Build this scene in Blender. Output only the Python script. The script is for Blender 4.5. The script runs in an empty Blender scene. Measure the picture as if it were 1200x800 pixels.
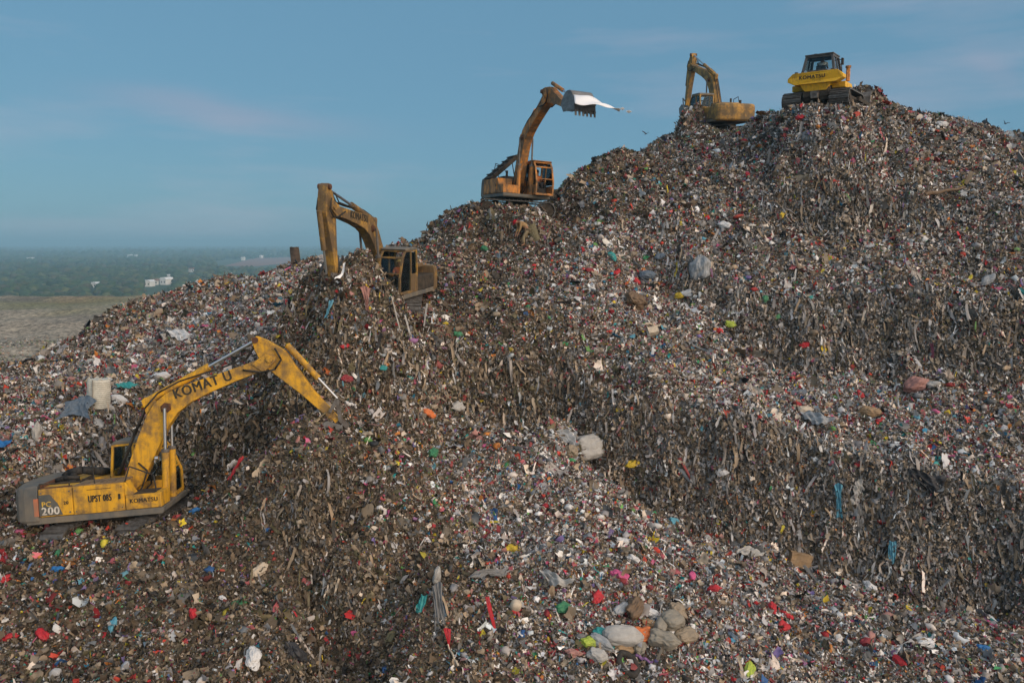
import bpy, bmesh, math, random
import numpy as np
from mathutils import Vector, Matrix, Euler
from mathutils.geometry import delaunay_2d_cdt
R = math.radians
rng = np.random.default_rng(7); random.seed(7)
scene = bpy.context.scene
C = scene.collection

# ---------------------------------------------------------------- camera (z = 0 is the drone's height)
FPX = 933.0; PITCH = R(7.03)
cam_d = bpy.data.cameras.new('camera'); cam = bpy.data.objects.new('camera', cam_d); C.objects.link(cam)
cam_d.sensor_width = 36; cam_d.lens = 36 * FPX / 1200; cam_d.clip_start = 0.5; cam_d.clip_end = 60000
cam.rotation_euler = (math.pi / 2 - PITCH, 0, 0); scene.camera = cam
# ---------------------------------------------------------------- sky, sun, exposure
SUN_EL, SUN_AZ = R(17), R(128)          # azimuth clockwise from +Y: low on the right, behind the drone
w = bpy.data.worlds.new('World'); scene.world = w; w.use_nodes = True
nt = w.node_tree; nt.nodes.clear()
out = nt.nodes.new('ShaderNodeOutputWorld'); bg = nt.nodes.new('ShaderNodeBackground')
sky = nt.nodes.new('ShaderNodeTexSky'); sky.sky_type = 'NISHITA'; sky.sun_disc = False
sky.sun_elevation = SUN_EL; sky.sun_rotation = SUN_AZ; sky.air_density = 1.0; sky.dust_density = 0.6; sky.ozone_density = 2.0
tint = nt.nodes.new('ShaderNodeMixRGB'); tint.blend_type = 'MULTIPLY'; tint.inputs[0].default_value = 1
tint.inputs[2].default_value = (0.78, 1.0, 0.98, 1)
# thin far cloud streaks in the sky itself
tc = nt.nodes.new('ShaderNodeTexCoord'); mp = nt.nodes.new('ShaderNodeMapping'); mp.inputs['Scale'].default_value = (1.6, 1.6, 11)
mp.inputs['Rotation'].default_value = (0, R(6), 0)
no = nt.nodes.new('ShaderNodeTexNoise'); no.inputs['Scale'].default_value = 1.7; no.inputs['Detail'].default_value = 6; no.inputs['Roughness'].default_value = .55
rp = nt.nodes.new('ShaderNodeValToRGB'); rp.color_ramp.elements[0].position = .5; rp.color_ramp.elements[1].position = .78
rp.color_ramp.elements[1].color = (.3, .3, .3, 1)
cl = nt.nodes.new('ShaderNodeMixRGB'); cl.inputs[2].default_value = (4.2, 3.7, 4.3, 1)
nt.links.new(tc.outputs['Generated'], mp.inputs[0]); nt.links.new(mp.outputs[0], no.inputs['Vector']); nt.links.new(no.outputs[0], rp.inputs[0])
# even dusk haze over the blue; unseen warm fill glow added behind the drone
even = nt.nodes.new('ShaderNodeMixRGB'); even.inputs[0].default_value = .85; even.inputs[2].default_value = (1.02, 2.2, 3.3, 1)
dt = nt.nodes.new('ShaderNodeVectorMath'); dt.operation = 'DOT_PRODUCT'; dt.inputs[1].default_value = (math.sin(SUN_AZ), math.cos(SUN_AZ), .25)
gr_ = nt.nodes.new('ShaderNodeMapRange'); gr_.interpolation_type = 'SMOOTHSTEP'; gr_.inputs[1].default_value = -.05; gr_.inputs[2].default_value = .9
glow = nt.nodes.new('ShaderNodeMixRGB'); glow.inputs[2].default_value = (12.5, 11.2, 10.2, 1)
nt.links.new(sky.outputs[0], tint.inputs[1]); nt.links.new(tint.outputs[0], even.inputs[1]); nt.links.new(rp.outputs[0], cl.inputs[0]); nt.links.new(even.outputs[0], cl.inputs[1])
def mth(op, a, b=None):
    n_ = nt.nodes.new('ShaderNodeMath'); n_.operation = op
    for i_, v_ in enumerate((a, b)):
        if v_ is None: continue
        if isinstance(v_, (int, float)): n_.inputs[i_].default_value = v_
        else: nt.links.new(v_, n_.inputs[i_])
    return n_.outputs[0]
sx = nt.nodes.new('ShaderNodeSeparateXYZ'); nt.links.new(tc.outputs['Generated'], sx.inputs[0]); yy_ = mth('MAXIMUM', sx.outputs[1], .05); az = mth('DIVIDE', sx.outputs[0], yy_); el = mth('DIVIDE', sx.outputs[2], yy_)
fac = None
for a0, e0, wa, we, tilt, k_ in ((-.33, .152, .13, .014, -.12, .24), (-.42, .172, .10, .012, -.1, .12), (.585, .215, .035, .02, -.5, .14)):
    da = mth('SUBTRACT', az, a0); de = mth('SUBTRACT', mth('SUBTRACT', el, e0), mth('MULTIPLY', da, tilt)); de = mth('ADD', de, mth('MULTIPLY', mth('SUBTRACT', no.outputs[0], .5), .05))
    q_ = mth('ADD', mth('POWER', mth('ABSOLUTE', mth('DIVIDE', da, wa)), 2), mth('POWER', mth('ABSOLUTE', mth('DIVIDE', de, we)), 2)); g_ = mth('MULTIPLY', mth('POWER', 2.718, mth('MULTIPLY', q_, -1)), k_); fac = g_ if fac is None else mth('ADD', fac, g_)
st_ = nt.nodes.new('ShaderNodeMixRGB'); st_.inputs[2].default_value = (3.6, 2.9, 3.6, 1); nt.links.new(fac, st_.inputs[0]); nt.links.new(cl.outputs[0], st_.inputs[1])
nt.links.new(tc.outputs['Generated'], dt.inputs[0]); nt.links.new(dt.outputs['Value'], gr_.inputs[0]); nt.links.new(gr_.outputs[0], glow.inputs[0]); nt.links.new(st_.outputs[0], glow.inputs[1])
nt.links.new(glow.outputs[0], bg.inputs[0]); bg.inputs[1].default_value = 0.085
nt.links.new(bg.outputs[0], out.inputs[0])
sl = bpy.data.lights.new('sun', 'SUN'); sl.energy = .85; sl.angle = R(18); sl.color = (1, .74, .5)
so = bpy.data.objects.new('sun', sl); C.objects.link(so)
sd = Vector((math.sin(SUN_AZ) * math.cos(SUN_EL), math.cos(SUN_AZ) * math.cos(SUN_EL), math.sin(SUN_EL)))
so.rotation_euler = (-sd).to_track_quat('-Z', 'Y').to_euler()
scene.view_settings.view_transform = 'Standard'; scene.view_settings.look = 'None'
scene.view_settings.gamma = 1; scene.view_settings.exposure = 0.66; scene.view_settings.use_curve_mapping = False
HAZE = 0.00034
scene.cycles.volume_bounces = 0; scene.cycles.max_bounces = 6; scene.cycles.transparent_max_bounces = 8

# ---------------------------------------------------------------- materials
def mat(name, col=(.5, .5, .5), rough=.7, metal=0.0, spec=.3):
    m = bpy.data.materials.new(name); m.use_nodes = True
    b = m.node_tree.nodes['Principled BSDF']
    b.inputs['Base Color'].default_value = (*col, 1); b.inputs['Roughness'].default_value = rough
    b.inputs['Metallic'].default_value = metal; b.inputs['Specular IOR Level'].default_value = spec
    return m
def noisy(name, c1, c2, scale=5, rough=.8, lo=.35, hi=.65, bump=0, detail=8, c3=None, stretch=(1, 1, 1), metal=0, spec=.25):
    m = mat(name, c1, rough, metal, spec); t = m.node_tree; b = t.nodes['Principled BSDF']
    tc = t.nodes.new('ShaderNodeTexCoord'); mp = t.nodes.new('ShaderNodeMapping'); mp.inputs['Scale'].default_value = stretch
    n = t.nodes.new('ShaderNodeTexNoise'); n.inputs['Scale'].default_value = scale; n.inputs['Detail'].default_value = detail
    n.inputs['Roughness'].default_value = .65
    r = t.nodes.new('ShaderNodeValToRGB'); e = r.color_ramp.elements
    e[0].position = lo; e[0].color = (*c1, 1); e[1].position = hi; e[1].color = (*c2, 1)
    if c3: x = e.new((lo + hi) / 2); x.color = (*c3, 1)
    t.links.new(tc.outputs['Object'], mp.inputs[0]); t.links.new(mp.outputs[0], n.inputs['Vector'])
    t.links.new(n.outputs[0], r.inputs[0]); t.links.new(r.outputs[0], b.inputs['Base Color'])
    if bump:
        bm_ = t.nodes.new('ShaderNodeBump'); bm_.inputs['Strength'].default_value = bump; bm_.inputs['Distance'].default_value = .05
        t.links.new(n.outputs[0], bm_.inputs['Height']); t.links.new(bm_.outputs[0], b.inputs['Normal'])
    return m
def paint(name, base, dirt, amount=.4, rust=(.12, .05, .025)):
    """machine paint: worn base coat, soft grime clouds, vertical streaks, small rust chips"""
    m = mat(name, base, .5, 0, .35); t = m.node_tree; b = t.nodes['Principled BSDF']; L = t.links.new
    tc = t.nodes.new('ShaderNodeTexCoord')
    n1 = t.nodes.new('ShaderNodeTexNoise'); n1.inputs['Scale'].default_value = 1.6; n1.inputs['Detail'].default_value = 9; n1.inputs['Roughness'].default_value = .7
    mp = t.nodes.new('ShaderNodeMapping'); mp.inputs['Scale'].default_value = (9, 9, 1.1)
    n2 = t.nodes.new('ShaderNodeTexNoise'); n2.inputs['Scale'].default_value = 1.0; n2.inputs['Detail'].default_value = 5
    n3 = t.nodes.new('ShaderNodeTexNoise'); n3.inputs['Scale'].default_value = 13; n3.inputs['Detail'].default_value = 6; n3.inputs['Roughness'].default_value = .75
    L(tc.outputs['Object'], n1.inputs['Vector']); L(tc.outputs['Object'], mp.inputs[0]); L(mp.outputs[0], n2.inputs['Vector']); L(tc.outputs['Object'], n3.inputs['Vector'])
    def ramp(src, lo, hi, top=1.0):
        r = t.nodes.new('ShaderNodeMapRange'); r.inputs[1].default_value = lo; r.inputs[2].default_value = hi; r.inputs[4].default_value = top
        L(src, r.inputs[0]); return r.outputs[0]
    c = .62 - amount * .34
    m1 = t.nodes.new('ShaderNodeMixRGB'); m1.inputs[1].default_value = (*base, 1); m1.inputs[2].default_value = (*dirt, 1); L(ramp(n1.outputs[0], c, c + .16, .9), m1.inputs[0])
    m2 = t.nodes.new('ShaderNodeMixRGB'); m2.inputs[2].default_value = (*[x * .8 for x in dirt], 1); L(m1.outputs[0], m2.inputs[1]); L(ramp(n2.outputs[0], .5, .72, .35 + .5 * amount), m2.inputs[0])
    m3 = t.nodes.new('ShaderNodeMixRGB'); m3.inputs[2].default_value = (*rust, 1); L(m2.outputs[0], m3.inputs[1]); L(ramp(n3.outputs[0], .62 - amount * .08, .68, .85), m3.inputs[0])
    L(m3.outputs[0], b.inputs['Base Color'])
    L(ramp(n1.outputs[0], .3, .6, .35), t.nodes.new('ShaderNodeMath').inputs[0])
    rr = [x for x in t.nodes if x.bl_idname == 'ShaderNodeMath'][0]; rr.inputs[1].default_value = .45; L(rr.outputs[0], b.inputs['Roughness'])
    return m
M = {}
M['steel'] = noisy('worn_steel', (.16, .15, .14), (.07, .055, .045), 4, .55, spec=.5, bump=.2)
M['track'] = noisy('track_steel', (.13, .125, .12), (.05, .042, .035), 6, .5, spec=.5, bump=.3)
M['muddy'] = noisy('muddy_steel', (.075, .06, .045), (.03, .026, .022), 5, .9, bump=.4)
M['black'] = noisy('black_rubber', (.018, .018, .018), (.05, .045, .04), 7, .8)
M['chrome'] = mat('polished_rod', (.5, .51, .53), .3, .9)
M['seat'] = noisy('seat_cloth', (.03, .03, .035), (.07, .065, .06), 9, .9)
M['letter'] = noisy('black_lettering', (.02, .018, .016), (.06, .05, .03), 9, .6)
M['letter_w'] = noisy('white_lettering', (.7, .68, .62), (.35, .3, .24), 9, .6)
M['letter_y'] = noisy('yellow_lettering', (.7, .45, .06), (.35, .25, .1), 9, .6)
M['decal'] = noisy('dark_decal', (.075, .085, .085), (.13, .12, .1), 3, .6)
M['greybody'] = noisy('grey_counterweight', (.10, .105, .105), (.2, .17, .13), 2.5, .7, stretch=(1, 1, .5))
M['redpaint'] = noisy('faded_red', (.5, .16, .08), (.3, .16, .1), 3, .7)
M['skin'] = mat('skin', (.28, .15, .09), .6)
g = bpy.data.materials.new('cab_glass'); g.use_nodes = True; t = g.node_tree; t.nodes.clear()
o_ = t.nodes.new('ShaderNodeOutputMaterial'); mx = t.nodes.new('ShaderNodeMixShader'); tr = t.nodes.new('ShaderNodeBsdfTransparent'); gl = t.nodes.new('ShaderNodeBsdfGlossy')
tr.inputs[0].default_value = (.84, .88, .88, 1); gl.inputs['Roughness'].default_value = .08; gl.inputs[0].default_value = (.8, .9, .95, 1)
lw = t.nodes.new('ShaderNodeLayerWeight'); lw.inputs[0].default_value = .25
t.links.new(lw.outputs['Fresnel'], mx.inputs[0]); t.links.new(tr.outputs[0], mx.inputs[1]); t.links.new(gl.outputs[0], mx.inputs[2]); t.links.new(mx.outputs[0], o_.inputs[0])
M['glass'] = g
PY = {  # paints of the five machines
 'a': paint('chrome_yellow_paint', (.68, .36, .02), (.19, .125, .06), .48),
 'b': paint('dirty_ochre_paint', (.50, .28, .05), (.11, .08, .05), .82),
 'c': paint('dirty_orange_paint', (.60, .235, .04), (.13, .095, .06), .62),
 'd': paint('rusty_ochre_paint', (.50, .27, .05), (.13, .10, .06), .66),
 'e': paint('dozer_yellow_paint', (.74, .42, .02), (.2, .13, .05), .22)}

# ---------------------------------------------------------------- object helpers
def tag(o, label=None, cat=None, group=None, kind=None):
    if label: o['label'] = label
    if cat: o['category'] = cat
    if group: o['group'] = group
    if kind: o['kind'] = kind
    return o
def empty(name, loc=(0, 0, 0), rot=(0, 0, 0)):
    o = bpy.data.objects.new(name, None); C.objects.link(o); o.location = loc; o.rotation_euler = rot; o.empty_display_size = .3
    return o
def link_mesh(name, me, m, parent=None, smooth=False):
    o = bpy.data.objects.new(name, me); C.objects.link(o)
    if m: me.materials.append(m)
    if smooth: me.polygons.foreach_set('use_smooth', [True] * len(me.polygons))
    if parent: o.parent = parent
    return o
class MB:
    def __init__(s): s.v = []; s.f = []
    def add(s, vs, fs):
        n = len(s.v); s.v += [tuple(v) for v in vs]; s.f += [[i + n for i in f] for f in fs]; return s
    def box(s, x0, x1, y0, y1, z0, z1):
        return s.add([(x0, y0, z0), (x1, y0, z0), (x1, y1, z0), (x0, y1, z0), (x0, y0, z1), (x1, y0, z1), (x1, y1, z1), (x0, y1, z1)],
                     [(0, 3, 2, 1), (4, 5, 6, 7), (0, 1, 5, 4), (1, 2, 6, 5), (2, 3, 7, 6), (3, 0, 4, 7)])
    def hexa(s, lo, hi):   # lower and upper 4-corner rings
        return s.add(list(lo) + list(hi), [(3, 2, 1, 0), (4, 5, 6, 7), (0, 1, 5, 4), (1, 2, 6, 5), (2, 3, 7, 6), (3, 0, 4, 7)])
    def prism(s, poly, y0, y1):           # poly in (x, z)
        n = len(poly)
        return s.add([(x, y0, z) for x, z in poly] + [(x, y1, z) for x, z in poly],
                     [list(range(n)), list(range(2 * n - 1, n - 1, -1))] + [(i, i + n, (i + 1) % n + n, (i + 1) % n) for i in range(n)])
    def bar(s, p0, p1, w=.06, h=None, up=(0, 0, 1)):
        h = h or w; p0 = Vector(p0); p1 = Vector(p1); d = (p1 - p0).normalized(); u = Vector(up)
        if abs(d.dot(u)) > .95: u = Vector((1, 0, 0))
        a = d.cross(u).normalized() * w / 2; b = d.cross(a).normalized() * h / 2
        return s.hexa([p0 + a + b, p0 - a + b, p0 - a - b, p0 + a - b], [p1 + a + b, p1 - a + b, p1 - a - b, p1 + a - b])
    def cyl(s, p0, p1, r0, r1=None, n=14):
        r1 = r0 if r1 is None else r1; p0 = Vector(p0); p1 = Vector(p1); d = (p1 - p0).normalized()
        u = Vector((0, 0, 1)) if abs(d.z) < .9 else Vector((1, 0, 0)); a = d.cross(u).normalized(); b = d.cross(a)
        vs = []
        for p, r in ((p0, r0), (p1, r1)):
            for i in range(n):
                t = 2 * math.pi * i / n; vs.append(p + a * math.cos(t) * r + b * math.sin(t) * r)
        return s.add(vs, [list(range(n))[::-1], list(range(n, 2 * n))] + [(i, (i + 1) % n, (i + 1) % n + n, i + n) for i in range(n)])
    def tube(s, pts, r, n=6):
        for a, b in zip(pts, pts[1:]): s.cyl(a, b, r, n=n)
        return s
    def build(s, name, m, parent=None, bevel=0.0, smooth=False):
        me = bpy.data.meshes.new(name); me.from_pydata(s.v, [], s.f); me.update()
        bm = bmesh.new(); bm.from_mesh(me); bmesh.ops.recalc_face_normals(bm, faces=bm.faces); bm.to_mesh(me); bm.free()
        o = link_mesh(name, me, m, parent, smooth)
        if bevel:
            b = o.modifiers.new('bevel', 'BEVEL'); b.width = bevel; b.segments = 2; b.limit_method = 'ANGLE'; b.angle_limit = R(35)
        return o
def lettering(text, m, parent, loc, xdir, up, size, bold=.018, name='lettering', width=None):
    cu = bpy.data.curves.new(name, 'FONT'); cu.body = text; cu.size = size; cu.offset = 0; cu.extrude = .004
    cu.space_character = 1.12; cu.align_x = 'CENTER'; cu.align_y = 'CENTER'
    tmp = bpy.data.objects.new('tmp', cu); C.objects.link(tmp); bpy.context.view_layer.update()
    me = bpy.data.meshes.new_from_object(tmp.evaluated_get(bpy.context.evaluated_depsgraph_get())); me.name = name
    bpy.data.objects.remove(tmp); me.materials.clear()
    x = Vector(xdir).normalized(); u = Vector(up).normalized(); z = x.cross(u)
    mt = Matrix(((x.x, u.x, z.x, loc[0]), (x.y, u.y, z.y, loc[1]), (x.z, u.z, z.z, loc[2]), (0, 0, 0, 1)))
    if width:
        xs = [v.co.x for v in me.vertices]; k = width / (max(xs) - min(xs)); me.transform(Matrix.Scale(k, 4, (1, 0, 0)))
    bm = bmesh.new(); bm.from_mesh(me); src = bm.verts[:] + bm.edges[:] + bm.faces[:]
    for k_, (dx, dy) in enumerate(((-.03, .006), (.03, -.006), (0, .022))):
        g_ = bmesh.ops.duplicate(bm, geom=src)['geom']; bmesh.ops.translate(bm, verts=[v for v in g_ if isinstance(v, bmesh.types.BMVert)], vec=(dx * size, dy * size, .0012 * (k_ + 1)))
    bm.to_mesh(me); bm.free(); me.transform(mt)
    return link_mesh(name, me, m, parent)

# ---------------------------------------------------------------- where the photograph's points lie in the world
def ray(px, py):
    c, s_ = math.cos(PITCH), math.sin(PITCH)
    return np.array([(px - 600) / FPX, c + (400 - py) / FPX * s_, -s_ + (400 - py) / FPX * c])
def P3(px, py, Y):
    r = ray(px, py); return r * (Y / r[1])

# ---------------------------------------------------------------- the waste mound as one height field
MACH = {'a': ((-11.63, 23.33, -9.05), (-6.5, -2.8, 8.4)), 'b': ((-5.28, 33.7, -3.19), (-1.9, 2.8, -105.1)),
        'c': ((.23, 44.19, 1.35), (-3.2, 1.1, -69.9)), 'd': ((13.8, 54.9, 6.85), (-.7, -3.5, 103)), 'e': ((17.1, 45.0, 7.2), (0, -2, 55))}
BURY = {'a': .74, 'b': .6, 'c': .6, 'd': .55, 'e': .06}
LINES = [  # (px, py, distance) along edges and feet of slopes
 # skyline / ridge
 [(-260, 470, 36), (-120, 450, 37), (0, 430, 38), (60, 400, 41), (100, 382, 43), (170, 360, 46), (240, 334, 48), (300, 319, 48), (345, 309, 48), (400, 300, 47), (480, 284, 46), (520, 256, 46), (570, 239, 46), (650, 237, 45.5)],
 [(655, 228, 46), (664, 211, 46.3), (678, 194, 46.6), (690, 181, 46.8), (703, 170, 47), (724, 165, 47.5), (737, 170, 48.3), (748, 187, 49.5), (757, 184, 51), (768, 172, 53), (790, 160, 54), (810, 160, 52.5)],
 [(888, 143, 50), (907, 127, 47.5)], [(1010, 116, 46.5), (1040, 119, 48), (1080, 139, 49), (1130, 142, 50), (1150, 148, 51), (1165, 152, 51), (1200, 151, 52), (1330, 150, 53)],
 # wall behind the nearest digger
 [(175, 490, 27.5), (250, 478, 27.0), (300, 472, 26.6), (350, 478, 26.0), (385, 482, 25.7)],
 [(190, 572, 26.6), (260, 590, 25.4), (310, 570, 25.4), (355, 560, 24.9)],
 # foot of slope under second digger = back of bench D
 [(430, 480, 27.4), (500, 486, 28.8), (560, 490, 29.5), (630, 495, 30.1), (672, 498, 29.9)],
 # left brow of bench D and its foot
 [(440, 500, 26.6), (462, 560, 24.8), (488, 640, 21.8), (480, 700, 19.6), (470, 800, 17.2), (465, 960, 14.5)],
 [(402, 545, 25.0), (405, 575, 25.0), (408, 620, 24.6), (400, 700, 22.2), (386, 800, 19.2), (370, 980, 15.6)],
 # foot and brow of the long right wall
 [(687, 514, 29.2), (700, 540, 28.8), (745, 570, 28.4), (775, 592, 28.0), (820, 604, 28.2), (860, 632, 27.6), (905, 640, 27.8), (950, 664, 27.2), (1010, 676, 27.2), (1060, 700, 26.7), (1130, 706, 26.8), (1200, 728, 26.2), (1400, 760, 25.9)],
 [(500, 342, 34), (560, 372, 33.2), (640, 398, 32), (690, 436, 30.9), (708, 462, 29.9), (745, 480, 29.3), (790, 474, 29.7), (830, 494, 29.0), (870, 492, 29.3), (905, 516, 28.7), (960, 520, 28.9), (1000, 547, 28.3), (1060, 548, 28.4), (1100, 576, 27.7), (1150, 575, 27.9), (1200, 600, 27.3), (1400, 630, 26.8)],
 # second wall on the right
 [(800, 345, 37.6), (845, 385, 36.0), (900, 428, 34.9), (955, 430, 34.9), (1030, 446, 34.6), (1100, 438, 34.9), (1150, 456, 34.6), (1200, 448, 34.8), (1400, 460, 35.2)],
 [(880, 292, 39.3), (960, 304, 38.9), (1050, 300, 39.0), (1120, 314, 38.6), (1200, 308, 38.8), (1400, 312, 38.8)],
 [(880, 258, 40.8), (950, 266, 40.4), (1030, 258, 40.9), (1110, 270, 40.3), (1200, 260, 40.7), (1400, 266, 40.4)],
 [(815, 318, 38.4), (875, 334, 37), (930, 350, 36.4), (985, 338, 36.7), (1040, 356, 36.2), (1100, 345, 36.4), (1155, 362, 36.0), (1200, 350, 36.2), (1400, 360, 36)],
 # third step
 [(655, 262, 42.3), (700, 262, 42.0), (740, 268, 41.5), (780, 262, 41.5), (840, 262, 41.3)],
]
PTS = [(0, 560, 23.5), (0, 500, 28), (-200, 560, 23.5), (-200, 500, 28), (60, 460, 30), (115, 470, 27.4), (200, 440, 32), (260, 400, 37), (180, 400, 40), (330, 380, 37), (300, 440, 30.5), (350, 345, 40), (370, 420, 32),
 (-200, 640, 20), (0, 640, 20.8), (0, 700, 18.5), (0, 800, 16.5), (-200, 800, 16), (0, 950, 13.5), (-200, 950, 13.5), (200, 640, 21.8), (300, 625, 23.2), (200, 700, 18.9), (200, 800, 16.5), (300, 700, 19.4), (300, 800, 17), (200, 960, 13.8), (340, 960, 14.3),
 (400, 462, 27.0), (400, 420, 30), (440, 400, 31.6), (470, 380, 32.4), (560, 430, 31), (620, 450, 30.6), (540, 380, 32.5), (660, 480, 29.6), (400, 350, 32.8), (375, 380, 32.4),
 (600, 600, 24.2), (700, 600, 25.3), (600, 540, 26.7), (520, 560, 25.6), (600, 700, 20.6), (740, 740, 20.5), (700, 800, 18.6), (520, 800, 17.4), (850, 700, 23.6), (900, 800, 20.2), (1050, 760, 22.5), (1200, 800, 22), (700, 950, 15.5), (900, 950, 17), (1200, 950, 18.5), (1400, 950, 19), (1400, 800, 22), (640, 650, 22.6), (760, 650, 24.2),
 (760, 400, 33.8), (700, 380, 34.2), (640, 360, 35.2), (600, 330, 37), (700, 320, 38), (560, 340, 35.6), (780, 330, 38.2), (950, 480, 31), (1100, 520, 29.8), (1200, 540, 29.4), (1400, 560, 29),
 (620, 280, 40.5), (560, 280, 41.5), (520, 300, 40), (700, 290, 39.8), (640, 300, 39.3), (700, 235, 43.6), (690, 206, 45.4), (740, 215, 45.4), (730, 186, 46.7), (702, 190, 46.2), (650, 245, 43.6), (600, 250, 43.6),
 (800, 235, 42.8), (800, 200, 44.6), (765, 205, 46.5), (860, 178, 46.4), (880, 205, 43.4), (850, 235, 42.4), (800, 440, 31.8), (1100, 235, 42), (1200, 240, 42), (960, 160, 43.2), (970, 200, 42), (980, 240, 40.8), 
 (1080, 170, 46.5), (1200, 180, 48), (1100, 200, 44), (1200, 220, 43.5), (820, 172, 49.5), (855, 170, 49)]
cs, ce = [], []
def pad_near(x, y, r=2.9): return any((x - p[0][0]) ** 2 + (y - p[0][1]) ** 2 < r * r for p in MACH.values())
for ln in LINES:
    prev = None; pts3 = [P3(*p) for p in ln]
    for k, p in enumerate(pts3):
        if pad_near(p[0], p[1]): prev = None; continue
        cs.append(p)
        if prev is not None: ce.append((prev, len(cs) - 1))
        prev = len(cs) - 1
for p in PTS:
    q = P3(*p)
    if not pad_near(q[0], q[1]): cs.append(q)
for k, (loc, rot) in MACH.items():
    m3 = Euler([R(a) for a in rot]).to_matrix()
    for i in range(9):
        a = i * math.pi / 4; v = Vector((2.3 * math.cos(a), 2.3 * math.sin(a), 0)) if i < 8 else Vector((0, 0, 0))
        q = m3 @ v; cs.append(np.array([loc[0] + q.x, loc[1] + q.y, loc[2] + q.z + BURY[k]]))
# the far side of the mound falls away behind its ridge
for p in [(-260, 470, 36), (0, 430, 38), (100, 382, 43), (170, 360, 46), (240, 334, 48), (345, 309, 48), (480, 284, 46), (570, 239, 47), (655, 225, 48.5), (725, 167, 52), (790, 153, 60), (860, 153, 66), (900, 140, 64), (980, 116, 56), (1080, 139, 56), (1200, 151, 58), (1400, 151, 58)]:
    q = P3(*p)
    for dy, dz in ((5, 1.2), (14, 7), (30, 17.5)):
        dx = -dy * .45 if p[0] < 200 else 0
        cs.append(np.array([q[0] + dx, q[1] + dy, q[2] - dz]))
for x in np.linspace(-75, 75, 11):
    cs.append(np.array([x, 2.0, -19.0])); cs.append(np.array([x, 110.0, -20.0]))
for y in np.linspace(10, 105, 8):
    cs.append(np.array([-75., y, -19.])); cs.append(np.array([75., y, -6. if y < 60 else -12.]))
cs = np.array(cs)
vo, eo, fo, *_ = delaunay_2d_cdt([Vector((p[0], p[1])) for p in cs], ce, [], 0, 1e-4, True)
V2 = np.array([(v.x, v.y) for v in vo])
Z2 = np.array([cs[np.argmin((cs[:, 0] - x) ** 2 + (cs[:, 1] - y) ** 2), 2] for x, y in V2])
X0, X1, Y0, Y1, H = -70.0, 70.0, 5.0, 105.0, 0.2
NX, NY = int((X1 - X0) / H) + 1, int((Y1 - Y0) / H) + 1
gx = X0 + H * np.arange(NX); gy = Y0 + H * np.arange(NY)
ZG = np.full((NY, NX), -19.0)
for f_ in fo:
    for k in range(1, len(f_) - 1):
        a, b, c = f_[0], f_[k], f_[k + 1]
        A, B, D = V2[a], V2[b], V2[c]
        i0 = max(0, int((min(A[0], B[0], D[0]) - X0) / H)); i1 = min(NX - 1, int((max(A[0], B[0], D[0]) - X0) / H) + 1)
        j0 = max(0, int((min(A[1], B[1], D[1]) - Y0) / H)); j1 = min(NY - 1, int((max(A[1], B[1], D[1]) - Y0) / H) + 1)
        if i1 < i0 or j1 < j0: continue
        XX, YY = np.meshgrid(gx[i0:i1 + 1], gy[j0:j1 + 1])
        det = (B[0] - A[0]) * (D[1] - A[1]) - (D[0] - A[0]) * (B[1] - A[1])
        if abs(det) < 1e-9: continue
        u = ((XX - A[0]) * (D[1] - A[1]) - (D[0] - A[0]) * (YY - A[1])) / det
        v = ((B[0] - A[0]) * (YY - A[1]) - (XX - A[0]) * (B[1] - A[1])) / det
        ok = (u >= -1e-6) & (v >= -1e-6) & (u + v <= 1 + 1e-6)
        zz = Z2[a] + u * (Z2[b] - Z2[a]) + v * (Z2[c] - Z2[a])
        ZG[j0:j1 + 1, i0:i1 + 1][ok] = zz[ok]
def blur(Z, s):
    k = int(3 * s / H) + 1; t = np.arange(-k, k + 1) * H; g_ = np.exp(-t * t / (2 * s * s)); g_ /= g_.sum()
    Zp = np.pad(Z, ((k, k), (0, 0)), 'edge'); Z = sum(g_[i] * Zp[i:i + Z.shape[0]] for i in range(2 * k + 1))
    Zp = np.pad(Z, ((0, 0), (k, k)), 'edge'); return sum(g_[i] * Zp[:, i:i + Z.shape[1]] for i in range(2 * k + 1))
def vnoise(x, y, seed):
    xi = np.floor(x).astype(np.int64); yi = np.floor(y).astype(np.int64); fx = x - xi; fy = y - yi
    fx = fx * fx * (3 - 2 * fx); fy = fy * fy * (3 - 2 * fy)
    def h(a, b):
        n = (a * 374761393 + b * 668265263 + seed * 982451653) & 0xffffffff
        n = ((n ^ (n >> 13)) * 1274126177) & 0xffffffff; return ((n ^ (n >> 16)) & 0xffff) / 32767.5 - 1
    return (h(xi, yi) * (1 - fx) + h(xi + 1, yi) * fx) * (1 - fy) + (h(xi, yi + 1) * (1 - fx) + h(xi + 1, yi + 1) * fx) * fy
ZG = blur(ZG, .2)
def hump(px, py, Y, r, h, ry=None):
    global ZG
    q = P3(px, py, Y); XX, YY = np.meshgrid(gx, gy)
    ZG = ZG + h * np.exp(-((XX - q[0]) ** 2 / (r * r) + (YY - q[1]) ** 2 / ((ry or r) ** 2)))
def pile(p, slope, rx=1., ry=1., flat=.25):
    """tipped heap: apex p, straight flanks, slightly rounded top"""
    global ZG
    XX, YY = np.meshgrid(gx, gy); d = np.sqrt(((XX - p[0]) / rx) ** 2 + ((YY - p[1]) / ry) ** 2 + flat ** 2) - flat; zz = p[2] - slope * d; k = 6.0
    m_ = np.maximum(ZG, zz); ZG = np.where(np.abs(ZG - zz) < 2, m_ + np.log1p(np.exp(-k * np.abs(ZG - zz))) / k, m_)
POSE = {'a': (39.1, -47.6), 'b': (32, -97.1), 'c': (47.2, -18), 'd': (41.3, -76.7)}
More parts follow.
